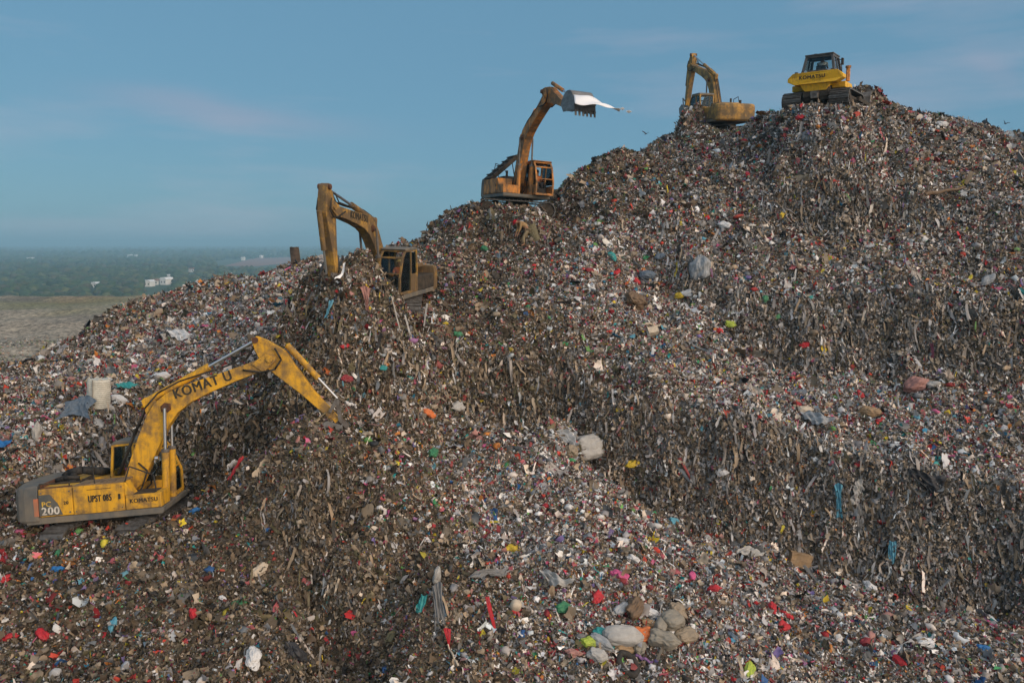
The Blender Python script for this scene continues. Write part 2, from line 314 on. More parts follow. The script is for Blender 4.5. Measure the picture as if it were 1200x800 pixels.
def arm_tip(k, ext=0.0):
    (loc, rot), (be, al) = MACH[k], POSE[k]; v = Vector((.1 + 5.7 * math.cos(R(be)) + (2.9 + ext) * math.cos(R(al)), -.08, 1.7 + 5.7 * math.sin(R(be)) + (2.9 + ext) * math.sin(R(al))))
    return np.array(Vector(loc) + Euler([R(a) for a in rot]).to_matrix() @ v)
ta, tb = arm_tip('a'), arm_tip('b')
pile(ta + np.array([-.3, -.15, .38]), 1.0, 1.3, 1.0); pile(ta + np.array([.9, 1.3, -.1]), .8, 1.4, 1.0)
pile(tb + np.array([.75, 1.1, 1.15]), 2.0, 1.15, .9); pile(tb + np.array([.35, .2, .35]), 1.7, 1.3, 1.0); pile(tb + np.array([-.45, .7, .45]), 1.9, 1.0, 1.0); pile(tb + np.array([1.3, 1.0, .3]), 1.9, 1.0, 1.0)
pile(P3(809, 128, 53.6), 2.0, .9, 1.0, .3); pile(P3(819, 121, 54.0), 2.4, .8, .8, .2); pile(P3(1006, 98, 48.4), 2.2, 1.0, 1.0, .5); pile(P3(1020, 106, 48.6), 1.9, 1.2, 1.0, .4)
def groove(pts, depth, wid):
    global ZG
    XX, YY = np.meshgrid(gx, gy); dm = np.full(ZG.shape, 1e9)
    for a, b in zip(pts, pts[1:]):
        a = P3(*a)[:2]; b = P3(*b)[:2]; ab = b - a; t = np.clip(((XX - a[0]) * ab[0] + (YY - a[1]) * ab[1]) / (ab @ ab), 0, 1); dm = np.minimum(dm, (XX - a[0] - t * ab[0]) ** 2 + (YY - a[1] - t * ab[1]) ** 2)
    ZG = ZG - depth * np.exp(-dm / wid ** 2)
groove([(560, 488, 29.7), (630, 493, 30.3), (672, 496, 30.1), (690, 516, 29.4), (700, 538, 29.0), (745, 568, 28.6), (775, 590, 28.2), (820, 602, 28.4), (860, 630, 27.8), (905, 638, 28.0), (950, 662, 27.4), (1010, 674, 27.4), (1060, 698, 26.9), (1130, 704, 27), (1200, 726, 26.4), (1400, 760, 26)], .75, .55)
groove([(800, 345, 37.8), (845, 383, 36.2), (900, 427, 35.1), (955, 429, 35.1), (1030, 444, 34.8), (1100, 437, 35.1), (1150, 455, 34.8), (1200, 447, 35)], .45, .5)
groove([(190, 570, 26.8), (260, 588, 25.6), (310, 568, 25.6), (355, 558, 25.1)], .5, .5); groove([(402, 545, 25.2), (405, 575, 25.2), (408, 620, 24.8), (400, 700, 22.4), (386, 800, 19.4)], .7, .6)
groove([(650, 246, 44.5), (668, 268, 42.6), (700, 285, 41)], .6, .7)
XX, YY = np.meshgrid(gx, gy); mk_ = np.ones_like(ZG)
for k, (loc, rot) in MACH.items(): mk_ *= 1 - np.exp(-(((XX - loc[0]) ** 2 + (YY - loc[1]) ** 2) / 2.6 ** 2) ** 2)
def bil(G, x, y):
    u = np.clip((x - X0) / H, 0, NX - 1.001); v = np.clip((y - Y0) / H, 0, NY - 1.001); i = u.astype(int); j = v.astype(int); fx = u - i; fy = v - j
    return (G[j, i] * (1 - fx) + G[j, i + 1] * fx) * (1 - fy) + (G[j + 1, i] * (1 - fx) + G[j + 1, i + 1] * fx) * fy
# slumps, bulges and scallops in the cut faces
ZG = bil(ZG, XX + mk_ * (.5 * vnoise(XX / 1.7, YY / 1.7, 61) + .22 * vnoise(XX / .7, YY / .7, 62)), YY + mk_ * (.55 * vnoise(XX / 1.5, YY / 1.5, 63) + .25 * vnoise(XX / .6, YY / .6, 64)))
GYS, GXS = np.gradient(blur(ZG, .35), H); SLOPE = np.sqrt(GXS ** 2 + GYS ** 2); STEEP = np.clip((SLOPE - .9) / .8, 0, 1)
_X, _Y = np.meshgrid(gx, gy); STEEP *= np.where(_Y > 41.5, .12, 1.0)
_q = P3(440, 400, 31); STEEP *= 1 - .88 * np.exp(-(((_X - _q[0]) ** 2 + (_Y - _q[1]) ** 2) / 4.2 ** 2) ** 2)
XX, YY = np.meshgrid(gx, gy)
msk = np.ones_like(ZG)
for k, (loc, rot) in MACH.items(): msk *= 1 - .85 * np.exp(-(((XX - loc[0]) ** 2 + (YY - loc[1]) ** 2) / 2.2 ** 2) ** 2)
wx = XX + .5 * vnoise(XX / 1.1, YY / 1.1, 11); wy = YY + .5 * vnoise(XX / 1.1, YY / 1.1, 12)
ZG = ZG + msk * ((1 - .6 * STEEP) * .40 * vnoise(wx / 3.1, wy / 3.1, 1) + .15 * vnoise(wx / 1.5, wy / 1.5, 2) + .14 * vnoise(wx / .8, wy / .8, 3) + .08 * vnoise(wx / .42, wy / .42, 4))
GY, GX = np.gradient(ZG, H)
def samp(G, x, y):
    u = np.clip((x - X0) / H, 0, NX - 1.001); v = np.clip((y - Y0) / H, 0, NY - 1.001)
    i = u.astype(int); j = v.astype(int); fx = u - i; fy = v - j
    return (G[j, i] * (1 - fx) + G[j, i + 1] * fx) * (1 - fy) + (G[j + 1, i] * (1 - fx) + G[j + 1, i + 1] * fx) * fy
def hz(x, y): return float(samp(ZG, np.array([x]), np.array([y]))[0])
def ground_at(px, py):
    """where the line of sight through a photograph point meets the mound"""
    r = ray(px, py); t = np.arange(12, 90, .04); q = r[None, :] * (t / r[1])[:, None]
    below = q[:, 2] < samp(ZG, q[:, 0], q[:, 1])
    i = int(np.argmax(below)) if below.any() else 900
    x, y = q[i, 0], q[i, 1]; n = Vector((-float(samp(GX, np.array([x]), np.array([y]))[0]), -float(samp(GY, np.array([x]), np.array([y]))[0]), 1)).normalized()
    return Vector((x, y, hz(x, y))), n
M['mound'] = noisy('packed_waste', (.07, .054, .04), (.2, .16, .12), 1.3, .95, bump=.6, c3=(.12, .095, .07), detail=12)
def grid_mesh(name, gx_, gy_, Z, m):
    ny, nx = Z.shape; Xm, Ym = np.meshgrid(gx_, gy_); co = np.stack([Xm, Ym, Z], -1).reshape(-1, 3)
    idx = np.arange(nx * ny).reshape(ny, nx); q = np.stack([idx[:-1, :-1], idx[:-1, 1:], idx[1:, 1:], idx[1:, :-1]], -1).reshape(-1, 4)
    return np_mesh(name, co, q, m)
def np_mesh(name, co, quads, m, col=None, smooth=False, tris=None):
    me = bpy.data.meshes.new(name); me.vertices.add(len(co)); me.vertices.foreach_set('co', np.asarray(co, np.float32).ravel())
    parts = [quads] if tris is None else ([quads, tris] if quads is not None and len(quads) else [tris])
    lv = np.concatenate([p.ravel() for p in parts]).astype(np.int32); tot = np.concatenate([np.full(len(p), p.shape[1], np.int32) for p in parts])
    me.loops.add(len(lv)); me.loops.foreach_set('vertex_index', lv); me.polygons.add(len(tot))
    me.polygons.foreach_set('loop_start', np.concatenate([[0], np.cumsum(tot)[:-1]]).astype(np.int32))
    try: me.polygons.foreach_set('loop_total', tot)
    except Exception: pass
    if smooth: me.polygons.foreach_set('use_smooth', np.ones(len(tot), bool))
    me.update()
    if col is not None:
        a = me.color_attributes.new('tone', 'FLOAT_COLOR', 'POINT'); c4 = np.ones((len(co), 4), np.float32); c4[:, :3] = col
        a.data.foreach_set('color', c4.ravel())
    return link_mesh(name, me, m)
tag(grid_mesh('waste_mound', gx, gy, ZG, M['mound']), 'tall terraced hill of packed household waste', 'waste hill', kind='structure')

# ---------------------------------------------------------------- the plain, the old capped landfill, the far wood
M['plain'] = noisy('far_plain', (.05, .075, .035), (.12, .12, .065), .0016, .95, detail=10, c3=(.065, .09, .045))
gxf = np.concatenate([-np.geomspace(40000, 400, 24), np.linspace(-350, 350, 8), np.geomspace(400, 40000, 24)])
gyf = np.concatenate([[-20000, -4000, -1000, -300, 0], np.geomspace(100, 40000, 40)])
tag(grid_mesh('ground', gxf, gyf, np.full((len(gyf), len(gxf)), -52.0), M['plain']), 'flat hazy plain reaching the horizon', 'plain', kind='structure')
# old capped landfill left of the mound
px_ = np.arange(-330, 120, 1.6); py_ = np.arange(20, 400, 1.6); PX, PYY = np.meshgrid(px_, py_)
edge = 262 + 22 * vnoise(PX / 60, PYY / 900, 21) + .12 * (PX + 150)
fall = np.clip((PYY - edge) / 70, 0, 1); fall = fall * fall * (3 - 2 * fall)
PZ = -17.5 + 1.2 * vnoise(PX / 42, PYY / 30, 22) + .5 * vnoise(PX / 13, PYY / 11, 23) + .22 * vnoise(PX / 4, PYY / 4, 24) - 34.4 * fall
PZ += 2.2 * np.exp(-((PX + 75) / 55) ** 2 - ((PYY - 185) / 32) ** 2)
PZ -= 2.2 * np.exp(-((PX + 140) / 40) ** 2 - ((PYY - 150) / 14) ** 2)
mm = mat('old_landfill_cap', (.2, .18, .14), .95); t = mm.node_tree; b = t.nodes['Principled BSDF']; L = t.links.new
tc = t.nodes.new('ShaderNodeTexCoord'); n1 = t.nodes.new('ShaderNodeTexNoise'); n1.inputs['Scale'].default_value = .017; n1.inputs['Detail'].default_value = 7
mpp = t.nodes.new('ShaderNodeMapping'); mpp.inputs['Scale'].default_value = (.6, 1.7, 1); L(tc.outputs['Object'], mpp.inputs[0]); L(mpp.outputs[0], n1.inputs['Vector'])
r1 = t.nodes.new('ShaderNodeVertexColor'); r1.layer_name = 'tone'; r1x = t.nodes.new('ShaderNodeValToRGB'); e = r1x.color_ramp.elements; e[0].position = .36; e[0].color = (.24, .225, .19, 1); e[1].position = .68; e[1].color = (.36, .30, .22, 1)
for ps, cc in ((.46, (.31, .28, .22, 1)), (.52, (.17, .18, .075, 1)), (.60, (.29, .19, .12, 1))): x = e.new(ps); x.color = cc
n2 = t.nodes.new('ShaderNodeTexNoise'); n2.inputs['Scale'].default_value = .9; n2.inputs['Detail'].default_value = 4; n2.inputs['Roughness'].default_value = .8
r2 = t.nodes.new('ShaderNodeValToRGB'); r2.color_ramp.elements[0].position = .36; r2.color_ramp.elements[0].color = (.25, .25, .25, 1); r2.color_ramp.elements[1].position = .66; r2.color_ramp.elements[1].color = (1.55, 1.5, 1.45, 1)
mu = t.nodes.new('ShaderNodeMixRGB'); mu.blend_type = 'MULTIPLY'; mu.inputs[0].default_value = 1
L(tc.outputs['Object'], n2.inputs['Vector']); L(n2.outputs[0], r2.inputs[0]); L(r1.outputs[0], mu.inputs[1]); L(r2.outputs[0], mu.inputs[2]); L(mu.outputs[0], b.inputs['Base Color'])
M['cap'] = mm
cap_o = grid_mesh('old_landfill_ground', px_, py_, PZ, M['cap']); PT = np.zeros(PZ.shape + (3,)); PT[:] = (.30, .265, .21)
PT *= 1 + .16 * vnoise(PX / 23, PYY / 17, 71)[..., None] + .12 * vnoise(PX / 6, PYY / 6, 72)[..., None]
for qx, qy, rx_, ry_, cc_, k_ in ((75, 354, 26, 26, (.15, .165, .06), .95), (30, 366, 16, 14, (.17, .17, .075), .8), (110, 372, 12, 12, (.2, .19, .1), .6), (150, 345, 22, 34, (.27, .19, .12), .85), (195, 340, 16, 30, (.24, .14, .10), .8), (20, 338, 40, 40, (.30, .29, .27), .8), (5, 352, 10, 9, (.12, .11, .10), .7)):
    r_ = ray(qx, qy); q_ = r_ * (-17.5 / r_[2]); g_ = np.exp(-((PX - q_[0] + 6 * vnoise(PX / 9, PYY / 9, 73)) / rx_) ** 2 - ((PYY - q_[1] + 9 * vnoise(PX / 14, PYY / 14, 74)) / ry_) ** 2)[..., None] * k_; PT = PT * (1 - g_) + np.array(cc_) * g_
ca_ = cap_o.data.color_attributes.new('tone', 'FLOAT_COLOR', 'POINT'); c4 = np.ones((PZ.size, 4), np.float32); c4[:, :3] = PT.reshape(-1, 3); ca_.data.foreach_set('color', c4.ravel())
tag(cap_o, 'older flattened landfill with dry grass left of the mound', 'ground', kind='structure')

def ico(sub):
    bm = bmesh.new(); bmesh.ops.create_icosphere(bm, subdivisions=sub, radius=1); bm.verts.ensure_lookup_table()
    v = np.array([x.co[:] for x in bm.verts]); f_ = np.array([[q.index for q in p.verts] for p in bm.faces]); bm.free(); return v, f_
def scatter(base_v, base_f, pos, scl, seed, jit=.25):
    r = np.random.default_rng(seed); n = len(pos); k = len(base_v)
    a = r.uniform(0, 2 * np.pi, n); ca, sa = np.cos(a)[:, None], np.sin(a)[:, None]
    v = base_v[None] * (1 + jit * r.normal(size=(n, k, 1))) * scl[:, None, :]
    x = v[..., 0] * ca - v[..., 1] * sa; y = v[..., 0] * sa + v[..., 1] * ca
    co = np.stack([x, y, v[..., 2]], -1) + pos[:, None, :]
    return co.reshape(-1, 3), (base_f[None] + (np.arange(n) * k)[:, None, None]).reshape(-1, base_f.shape[1])
BUILDINGS = [(34, 304, 11, 9, 'long pale shed alone at the far left among the trees'), (151, 301, 5.5, 12, 'bright white building in the far trees, left of a pair'), (158.5, 301, 2.4, 11, 'small bright white building, right one of the far pair'),
          (190, 296, 3.5, 16, 'small white house highest up in the far wood'), (172, 333, 5, 7, 'cream building at the left end of the nearest hamlet'), (181, 331, 10, 6, 'long low tan building in the middle of the nearest hamlet', 'roofr'),
          (191, 331, 4, 9, 'white tower-like building at the right end of the nearest hamlet'), (197, 325, 8, 6, 'low pale shed behind the nearest hamlet'), (224, 317, 10, 7, 'pinkish low building above the dark tree belt', 'roofr'),
          (284, 304, 5, 10, 'small white building left of the bare red field'), (292, 290.5, 22, 10, 'very long pale warehouse near the horizon'), (305, 301.5, 3, 10, 'tiny pale house beside the bare red field'), (139, 292, 5, 14, 'pale block near the horizon on the left'), (318, 299, 4, 9, 'grey pale house right of the bare red field'), (109, 334, 5, 5, 'faint low shed behind the old landfill edge')]
BLD = []
for a_ in BUILDINGS:
    r_ = ray(a_[0], a_[1]); q_ = r_ * (-49.0 / r_[2]); BLD.append((q_[0] / q_[1], q_[1]))
# far wood: clumps of leafy crowns, one mass
def crown_field(n, r0, r1, a0, a1, size, seed, sub):
    r = np.random.default_rng(seed); rr = r0 * (r1 / r0) ** r.uniform(0, 1, n); aa = np.radians(r.uniform(a0, a1, n))
    x = rr * np.sin(aa); y = rr * np.cos(aa)
    keep = (vnoise(x / 170, y / 260, 31) + .5 * vnoise(x / 50, y / 80, 32)) > -.38
    u_ = x / y; keep &= ~((u_ > -.372) & (u_ < -.268) & (y > 1350 - 900 * (u_ + .32)) & (y < 2700 + 6000 * (u_ + .32)))
    for bu, by in BLD: keep &= ~((np.abs(u_ - bu) < .008) & (y < by + 25) & (y > by - 330))
    x, y, rr = x[keep], y[keep], rr[keep]; n = len(x); s = size * r.uniform(.5, 1.35, n) * (1 + .35 * (rr / r1))
    pos = np.stack([x, y, -52 + s * r.uniform(.55, 1.15, n)], -1); scl = np.stack([s * r.uniform(.8, 1.2, n), s * r.uniform(.8, 1.2, n), s * r.uniform(.6, 1.0, n)], -1)
    v, f_ = ico(sub); co, fc = scatter(v, f_, pos, scl, seed + 1, .17)
    base = np.array([[.035, .06, .022], [.05, .075, .03], [.028, .05, .028], [.075, .085, .035], [.06, .06, .035]])[r.integers(0, 5, n)] * r.uniform(.7, 1.35, (n, 1))
    return co, fc, np.repeat(base, len(v), 0)
parts = [crown_field(20000, 520, 1300, -40, 2, 3.6, 41, 2), crown_field(26000, 1250, 3500, -40, 2, 5.0, 43, 1), crown_field(16000, 3300, 11000, -40, 2, 9, 45, 1)]
off = 0; co, fc, cc = [], [], []
for a, b_, c in parts: co.append(a); fc.append(b_ + off); cc.append(c); off += len(a)
ml = mat('leafy_canopy', (.05, .07, .03), .9); vc = ml.node_tree.nodes.new('ShaderNodeVertexColor'); vc.layer_name = 'tone'
ml.node_tree.links.new(vc.outputs[0], ml.node_tree.nodes['Principled BSDF'].inputs['Base Color'])
tag(np_mesh('far_wood', np.concatenate(co), None, ml, np.concatenate(cc), tris=np.concatenate(fc)), 'dark green wood covering the far plain under haze', 'wood', kind='stuff')
# bare reddish field in the wood
fb = MB(); vs_ = []
for px, py in ((262, 311.5), (300, 312), (348, 307), (348, 298.5), (312, 300), (288, 305)):
    r_ = ray(px, py); vs_.append(tuple(r_ * (-51.4 / r_[2])))
fb.add(vs_, [tuple(range(6))])
tag(fb.build('bare_field', noisy('red_earth', (.34, .17, .13), (.22, .13, .1), .02, .95)), 'bare reddish earth field among the far trees', 'field', kind='structure')
# far buildings
M['wallw'] = noisy('pale_render', (.8, .8, .78), (.68, .68, .65), .3, .8); M['roofg'] = noisy('pale_metal_roof', (.78, .79, .8), (.6, .62, .64), .2, .6); M['roofr'] = noisy('tiled_roof', (.32, .16, .1), (.24, .14, .1), .3, .8)
def building(px, py, wpx, hm, label, roof='roofg', depth=14, cat='building', dome=False):
    r = ray(px, py); q = r * (-49.0 / r[2]); Wm = wpx * q[1] / FPX; hm = hm * .55 + 2; Wm = max(8, Wm * .65)
    rt = empty('far_building', (q[0], q[1], -52), (0, 0, R(random.uniform(-15, 15)))); tag(rt, label, cat)
    mb = MB(); mb.box(-Wm / 2, Wm / 2, 0, depth, 0, hm); mb.build('wall', M['wallw'], rt)
    mb = MB(); mb.prism([(-Wm / 2 - .8, hm + .02), (Wm / 2 + .8, hm + .02), (Wm / 2 * .7, hm + hm * .35), (-Wm / 2 * .7, hm + hm * .35)], -.8, depth + .8); mb.build('roof', M[roof], rt)
    nw = max(2, min(12, int(Wm / 6)))
    for k in range(nw):
        wn = MB(); x = -Wm / 2 + Wm * (k + .5) / nw; wn.box(x - .8, x + .8, -.06, -.01, hm * .35, hm * .7); wn.build('window', M['black'], rt)
for a in BUILDINGS:
    building(*a)

# ---------------------------------------------------------------- litter covering the mound (uncountable)
PAL = {
 'dark': [(.012, .012, .014), (.02, .018, .018), (.03, .026, .022), (.016, .02, .024)],
 'brown': [(.075, .052, .034), (.11, .078, .05), (.055, .04, .028), (.14, .10, .062), (.085, .07, .045)],
 'olive': [(.075, .07, .035), (.11, .095, .05), (.16, .13, .07)],
 'tan': [(.26, .20, .14), (.33, .25, .17), (.2, .165, .125), (.38, .31, .23)],
 'grey': [(.40, .36, .33), (.33, .32, .33), (.16, .16, .16), (.23, .225, .22), (.11, .115, .12), (.3, .3, .31), (.13, .15, .17)],
 'white': [(.72, .72, .72), (.55, .55, .57), (.8, .79, .77), (.58, .64, .68), (.72, .64, .58), (.70, .60, .50)],
 'warm': [(.42, .02, .025), (.32, .02, .03), (.5, .05, .03), (.2, .02, .025), (.48, .12, .14), (.5, .1, .22), (.55, .2, .04), (.26, .05, .05), (.4, .2, .18)],
 'cool': [(.02, .10, .28), (.03, .2, .33), (.02, .28, .28), (.04, .25, .1), (.12, .3, .08), (.2, .15, .35), (.5, .42, .04), (.62, .46, .03), (.1, .3, .4), (.25, .12, .25)]}
KEYS = list(PAL)
anch = []   # (x, y, radius, brightness change, brown change)
for px, py, r, db, dbr in [(560, 510, 2.8, .9, -.6), (500, 540, 2.2, .5, -.5), (650, 560, 2.8, .8, -.6), (760, 640, 3, .5, -.4), (720, 700, 3, .4, -.4), (880, 740, 3, .3, -.3), (760, 330, 3.2, .6, -.5), (700, 315, 3, .4, -.4), (850, 420, 3, .35, -.3), (980, 470, 3, .3, -.3),
                           (600, 620, 2, .3, -.3), (300, 345, 5, .2, -.5), (150, 420, 5, .15, -.5), (60, 500, 3, .2, -.6), (200, 720, 6, -.10, 1.2), (60, 760, 5, -.10, 1.1), (300, 760, 4, -.10, 1.0), (400, 640, 3, -.10, .9), (430, 760, 2.5, -.10, .8), (480, 420, 4, -.10, 1.1), (420, 440, 3.5, -.10, 1.1), (560, 410, 3, -.10, .9), (500, 340, 3, -.1, .7), (540, 280, 3, .05, .5), (620, 270, 3, .1, .4), (330, 600, 3, -.1, .7),
                           (1100, 500, 4, .15, -.6), (1000, 250, 5, .1, -.2), (1150, 620, 3, 0, -.4), (900, 640, 3, .1, 0), (700, 200, 3, -.05, .6)]:
    q, _n = ground_at(px, py); anch.append((q.x, q.y, r, db, dbr))
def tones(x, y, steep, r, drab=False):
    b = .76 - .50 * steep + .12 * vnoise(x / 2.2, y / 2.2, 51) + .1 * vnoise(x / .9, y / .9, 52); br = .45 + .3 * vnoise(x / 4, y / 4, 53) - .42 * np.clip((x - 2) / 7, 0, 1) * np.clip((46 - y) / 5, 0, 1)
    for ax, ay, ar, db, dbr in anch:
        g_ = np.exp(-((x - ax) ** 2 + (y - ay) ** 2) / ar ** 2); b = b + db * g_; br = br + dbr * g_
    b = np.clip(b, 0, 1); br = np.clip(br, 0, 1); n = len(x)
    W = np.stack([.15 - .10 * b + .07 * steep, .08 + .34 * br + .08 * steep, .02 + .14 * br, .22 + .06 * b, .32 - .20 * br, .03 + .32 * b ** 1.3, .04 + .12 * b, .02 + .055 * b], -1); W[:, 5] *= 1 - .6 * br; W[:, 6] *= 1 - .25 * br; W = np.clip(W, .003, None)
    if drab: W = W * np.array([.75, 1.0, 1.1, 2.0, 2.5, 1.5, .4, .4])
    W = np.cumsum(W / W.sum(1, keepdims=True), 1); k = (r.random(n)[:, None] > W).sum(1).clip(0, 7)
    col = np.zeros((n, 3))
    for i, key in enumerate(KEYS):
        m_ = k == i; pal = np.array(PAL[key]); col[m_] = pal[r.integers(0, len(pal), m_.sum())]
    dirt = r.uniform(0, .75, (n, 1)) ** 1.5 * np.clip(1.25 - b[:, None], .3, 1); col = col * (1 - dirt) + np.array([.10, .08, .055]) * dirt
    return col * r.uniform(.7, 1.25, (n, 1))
def sample_pts(n, seed, dens_pow=1.35, bias=None):
    r = np.random.default_rng(seed); cx = (gx[:-1] + H / 2); cy = (gy[:-1] + H / 2); CX, CY = np.meshgrid(cx, cy)
    gX = GX[:-1, :-1]; gY = GY[:-1, :-1]; Zc = ZG[:-1, :-1]; area = np.sqrt(1 + gX ** 2 + gY ** 2)
    d = np.sqrt(CX ** 2 + CY ** 2 + Zc ** 2); facing = -(-gX * CX - gY * CY + Zc) / (area * d)
    wgt = area * (20 / d) ** dens_pow * np.clip(.25 + 2.2 * (facing + .22), .0, 1)
    wgt *= np.where(np.abs(CX) < CY * .68 + 1.5, 1.0, .45) * ((np.abs(CX) < CY * .72 + 10) & (CY > 9) & (Zc > -16))
    wgt *= np.where(CY > 62, .5, 1)
    if bias is not None: wgt = wgt * bias(STEEP[:-1, :-1])
    cdf = np.cumsum(wgt.ravel()); idx = np.searchsorted(cdf, r.random(n) * cdf[-1]); j, i = np.unravel_index(idx, wgt.shape)
    x = gx[i] + r.random(n) * H; y = gy[j] + r.random(n) * H; z = samp(ZG, x, y)
    nn = np.stack([-samp(GX, x, y), -samp(GY, x, y), np.ones(n)], -1); nn /= np.linalg.norm(nn, axis=1, keepdims=True)
    return np.stack([x, y, z], -1), nn, r
def unit(a): return a / np.maximum(np.linalg.norm(a, axis=-1, keepdims=True), 1e-9)
mlit = mat('mixed_litter', (.3, .3, .3), .62, 0, .35); vc = mlit.node_tree.nodes.new('ShaderNodeVertexColor'); vc.layer_name = 'tone'
mlit.node_tree.links.new(vc.outputs[0], mlit.node_tree.nodes['Principled BSDF'].inputs['Base Color'])
def sheets(n, seed, nu, nv, smin, smax, aspect, mode, lift, bias=None, crump=.3, drab=False):
    """n crumpled scraps; mode 'flat' lies about, 'hang' droops down the slope"""
    p, nn, r = sample_pts(n, seed, bias=bias); d = np.linalg.norm(p, axis=1); steep = samp(STEEP, p[:, 0], p[:, 1])
    s = np.exp(r.uniform(np.log(smin), np.log(smax), n)) * np.clip(d / 26, .8, 1.8) ** .6
    g_ = np.array([0, 0, -1.0]); down = unit(g_[None] - nn * (nn @ g_)[:, None] + 1e-4 * r.normal(size=(n, 3)))
    if mode == 'hang':
        t_ = unit(down + r.normal(size=(n, 3)) * .42 + np.array([0, 0, -.6])); nrm = unit(nn + r.normal(size=(n, 3)) * .5)
    else:
        t_ = unit(r.normal(size=(n, 3)) + down * 1.1 * steep[:, None]); nrm = unit(nn + r.normal(size=(n, 3)) * .55)
    nrm = unit(nrm - t_ * (nrm * t_).sum(1, keepdims=True)); bt = np.cross(nrm, t_)
    U, Vv = np.meshgrid(np.linspace(-.5, .5, nu), np.linspace(-.5, .5, nv)); U = U.ravel(); Vv = Vv.ravel(); k = len(U)
    asp = r.uniform(*aspect, n); lu = s * asp; lv = s
    ju = U[None] + r.normal(size=(n, k)) * .09; jv = Vv[None] + r.normal(size=(n, k)) * .12
    hgt = r.normal(size=(n, k)) * crump * np.minimum(lu, lv)[:, None] + (U[None] ** 2) * r.normal(size=(n, 1)) * .9 * np.minimum(lu, .4)[:, None]
    co = p[:, None] + (nn * (lift * r.uniform(-.2, 1, (n, 1)) + .25 * s[:, None] * crump))[:, None] + t_[:, None] * (ju * lu[:, None])[..., None] + bt[:, None] * (jv * lv[:, None])[..., None] + nrm[:, None] * hgt[..., None]
    idx = np.arange(nu * nv).reshape(nv, nu); q = np.stack([idx[:-1, :-1], idx[:-1, 1:], idx[1:, 1:], idx[1:, :-1]], -1).reshape(-1, 4)
    fc = (q[None] + (np.arange(n) * k)[:, None, None]).reshape(-1, 4)
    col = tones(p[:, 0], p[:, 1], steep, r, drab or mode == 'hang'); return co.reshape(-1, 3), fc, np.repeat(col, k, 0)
def emit(name, lst, label, cat, tri=False):
    off = 0; co, fc, cc = [], [], []
    for a, b_, c in lst: co.append(a); fc.append(b_ + off); cc.append(c); off += len(a)
    co = np.concatenate(co); fc = np.concatenate(fc); cc = np.concatenate(cc)
    o = np_mesh(name, co, None if tri else fc, mlit, cc, True, tris=fc if tri else None)
    return tag(o, label, cat, kind='stuff')
LQ = 1.0
flatb = lambda st: 1 - .1 * st
benchb = lambda st: (1 - st) ** 2
steepb = lambda st: .015 + st
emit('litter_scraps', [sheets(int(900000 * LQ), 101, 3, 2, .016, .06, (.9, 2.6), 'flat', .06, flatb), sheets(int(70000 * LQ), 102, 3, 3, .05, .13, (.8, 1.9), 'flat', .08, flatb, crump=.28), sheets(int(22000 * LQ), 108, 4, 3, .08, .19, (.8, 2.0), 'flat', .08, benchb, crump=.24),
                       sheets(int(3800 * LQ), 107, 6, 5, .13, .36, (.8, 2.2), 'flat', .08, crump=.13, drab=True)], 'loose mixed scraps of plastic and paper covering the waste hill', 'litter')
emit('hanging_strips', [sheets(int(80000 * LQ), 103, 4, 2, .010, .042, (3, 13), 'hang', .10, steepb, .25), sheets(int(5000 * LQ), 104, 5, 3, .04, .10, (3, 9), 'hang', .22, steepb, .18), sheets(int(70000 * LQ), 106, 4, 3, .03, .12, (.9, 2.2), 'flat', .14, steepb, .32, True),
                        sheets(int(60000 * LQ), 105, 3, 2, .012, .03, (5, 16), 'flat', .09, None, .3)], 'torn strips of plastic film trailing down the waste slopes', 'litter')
def lumps(n, seed, smin, smax, sub):
    p, nn, r = sample_pts(n, seed); d = np.linalg.norm(p, axis=1); s = np.exp(r.uniform(np.log(smin), np.log(smax), n)) * np.clip(d / 26, .8, 1.6) ** .7
    v, f_ = ico(sub); steep = samp(STEEP, p[:, 0], p[:, 1]); scl = np.stack([s * r.uniform(.7, 1.3, n), s * r.uniform(.6, 1, n), s * r.uniform(.4, .8, n)], -1)
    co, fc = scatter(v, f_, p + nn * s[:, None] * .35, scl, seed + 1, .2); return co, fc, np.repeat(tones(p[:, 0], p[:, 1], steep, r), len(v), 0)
emit('small_bagged_waste', [lumps(int(40000 * LQ), 111, .02, .075, 1), lumps(int(2600 * LQ), 113, .07, .16, 2)], 'small knotted bags, bottles and lumps strewn over the waste hill', 'litter', tri=True)
# rough coarse litter on the old landfill
def capfield():
    r = np.random.default_rng(5); n = 16000; y = 34 + 120 * r.random(n) ** 1.5; x = -y * r.uniform(.33, .80, n)
    z = np.interp(x, px_, np.arange(len(px_))); i = np.clip(z.astype(int), 0, len(px_) - 1); j = np.clip(((y - py_[0]) / 1.6).astype(int), 0, len(py_) - 1); z = PZ[j, i]
    s = r.uniform(.07, .22, n) * (y / 90) ** .5; v, f_ = ico(1); co, fc = scatter(v, f_, np.stack([x, y, z + .05], -1), np.stack([s, s, s * .6], -1), 6, .25)
    pal = np.array([(.3, .27, .22), (.22, .2, .16), (.12, .11, .09), (.42, .39, .34), (.2, .22, .12), (.09, .085, .07), (.33, .22, .16)]); return co, fc, np.repeat(pal[r.integers(0, 7, n)] * r.uniform(.7, 1.2, (n, 1)), len(v), 0)
emit('weathered_rubbish', [capfield()], 'weathered pale rubbish and dry tufts over the older landfill', 'litter', tri=True)


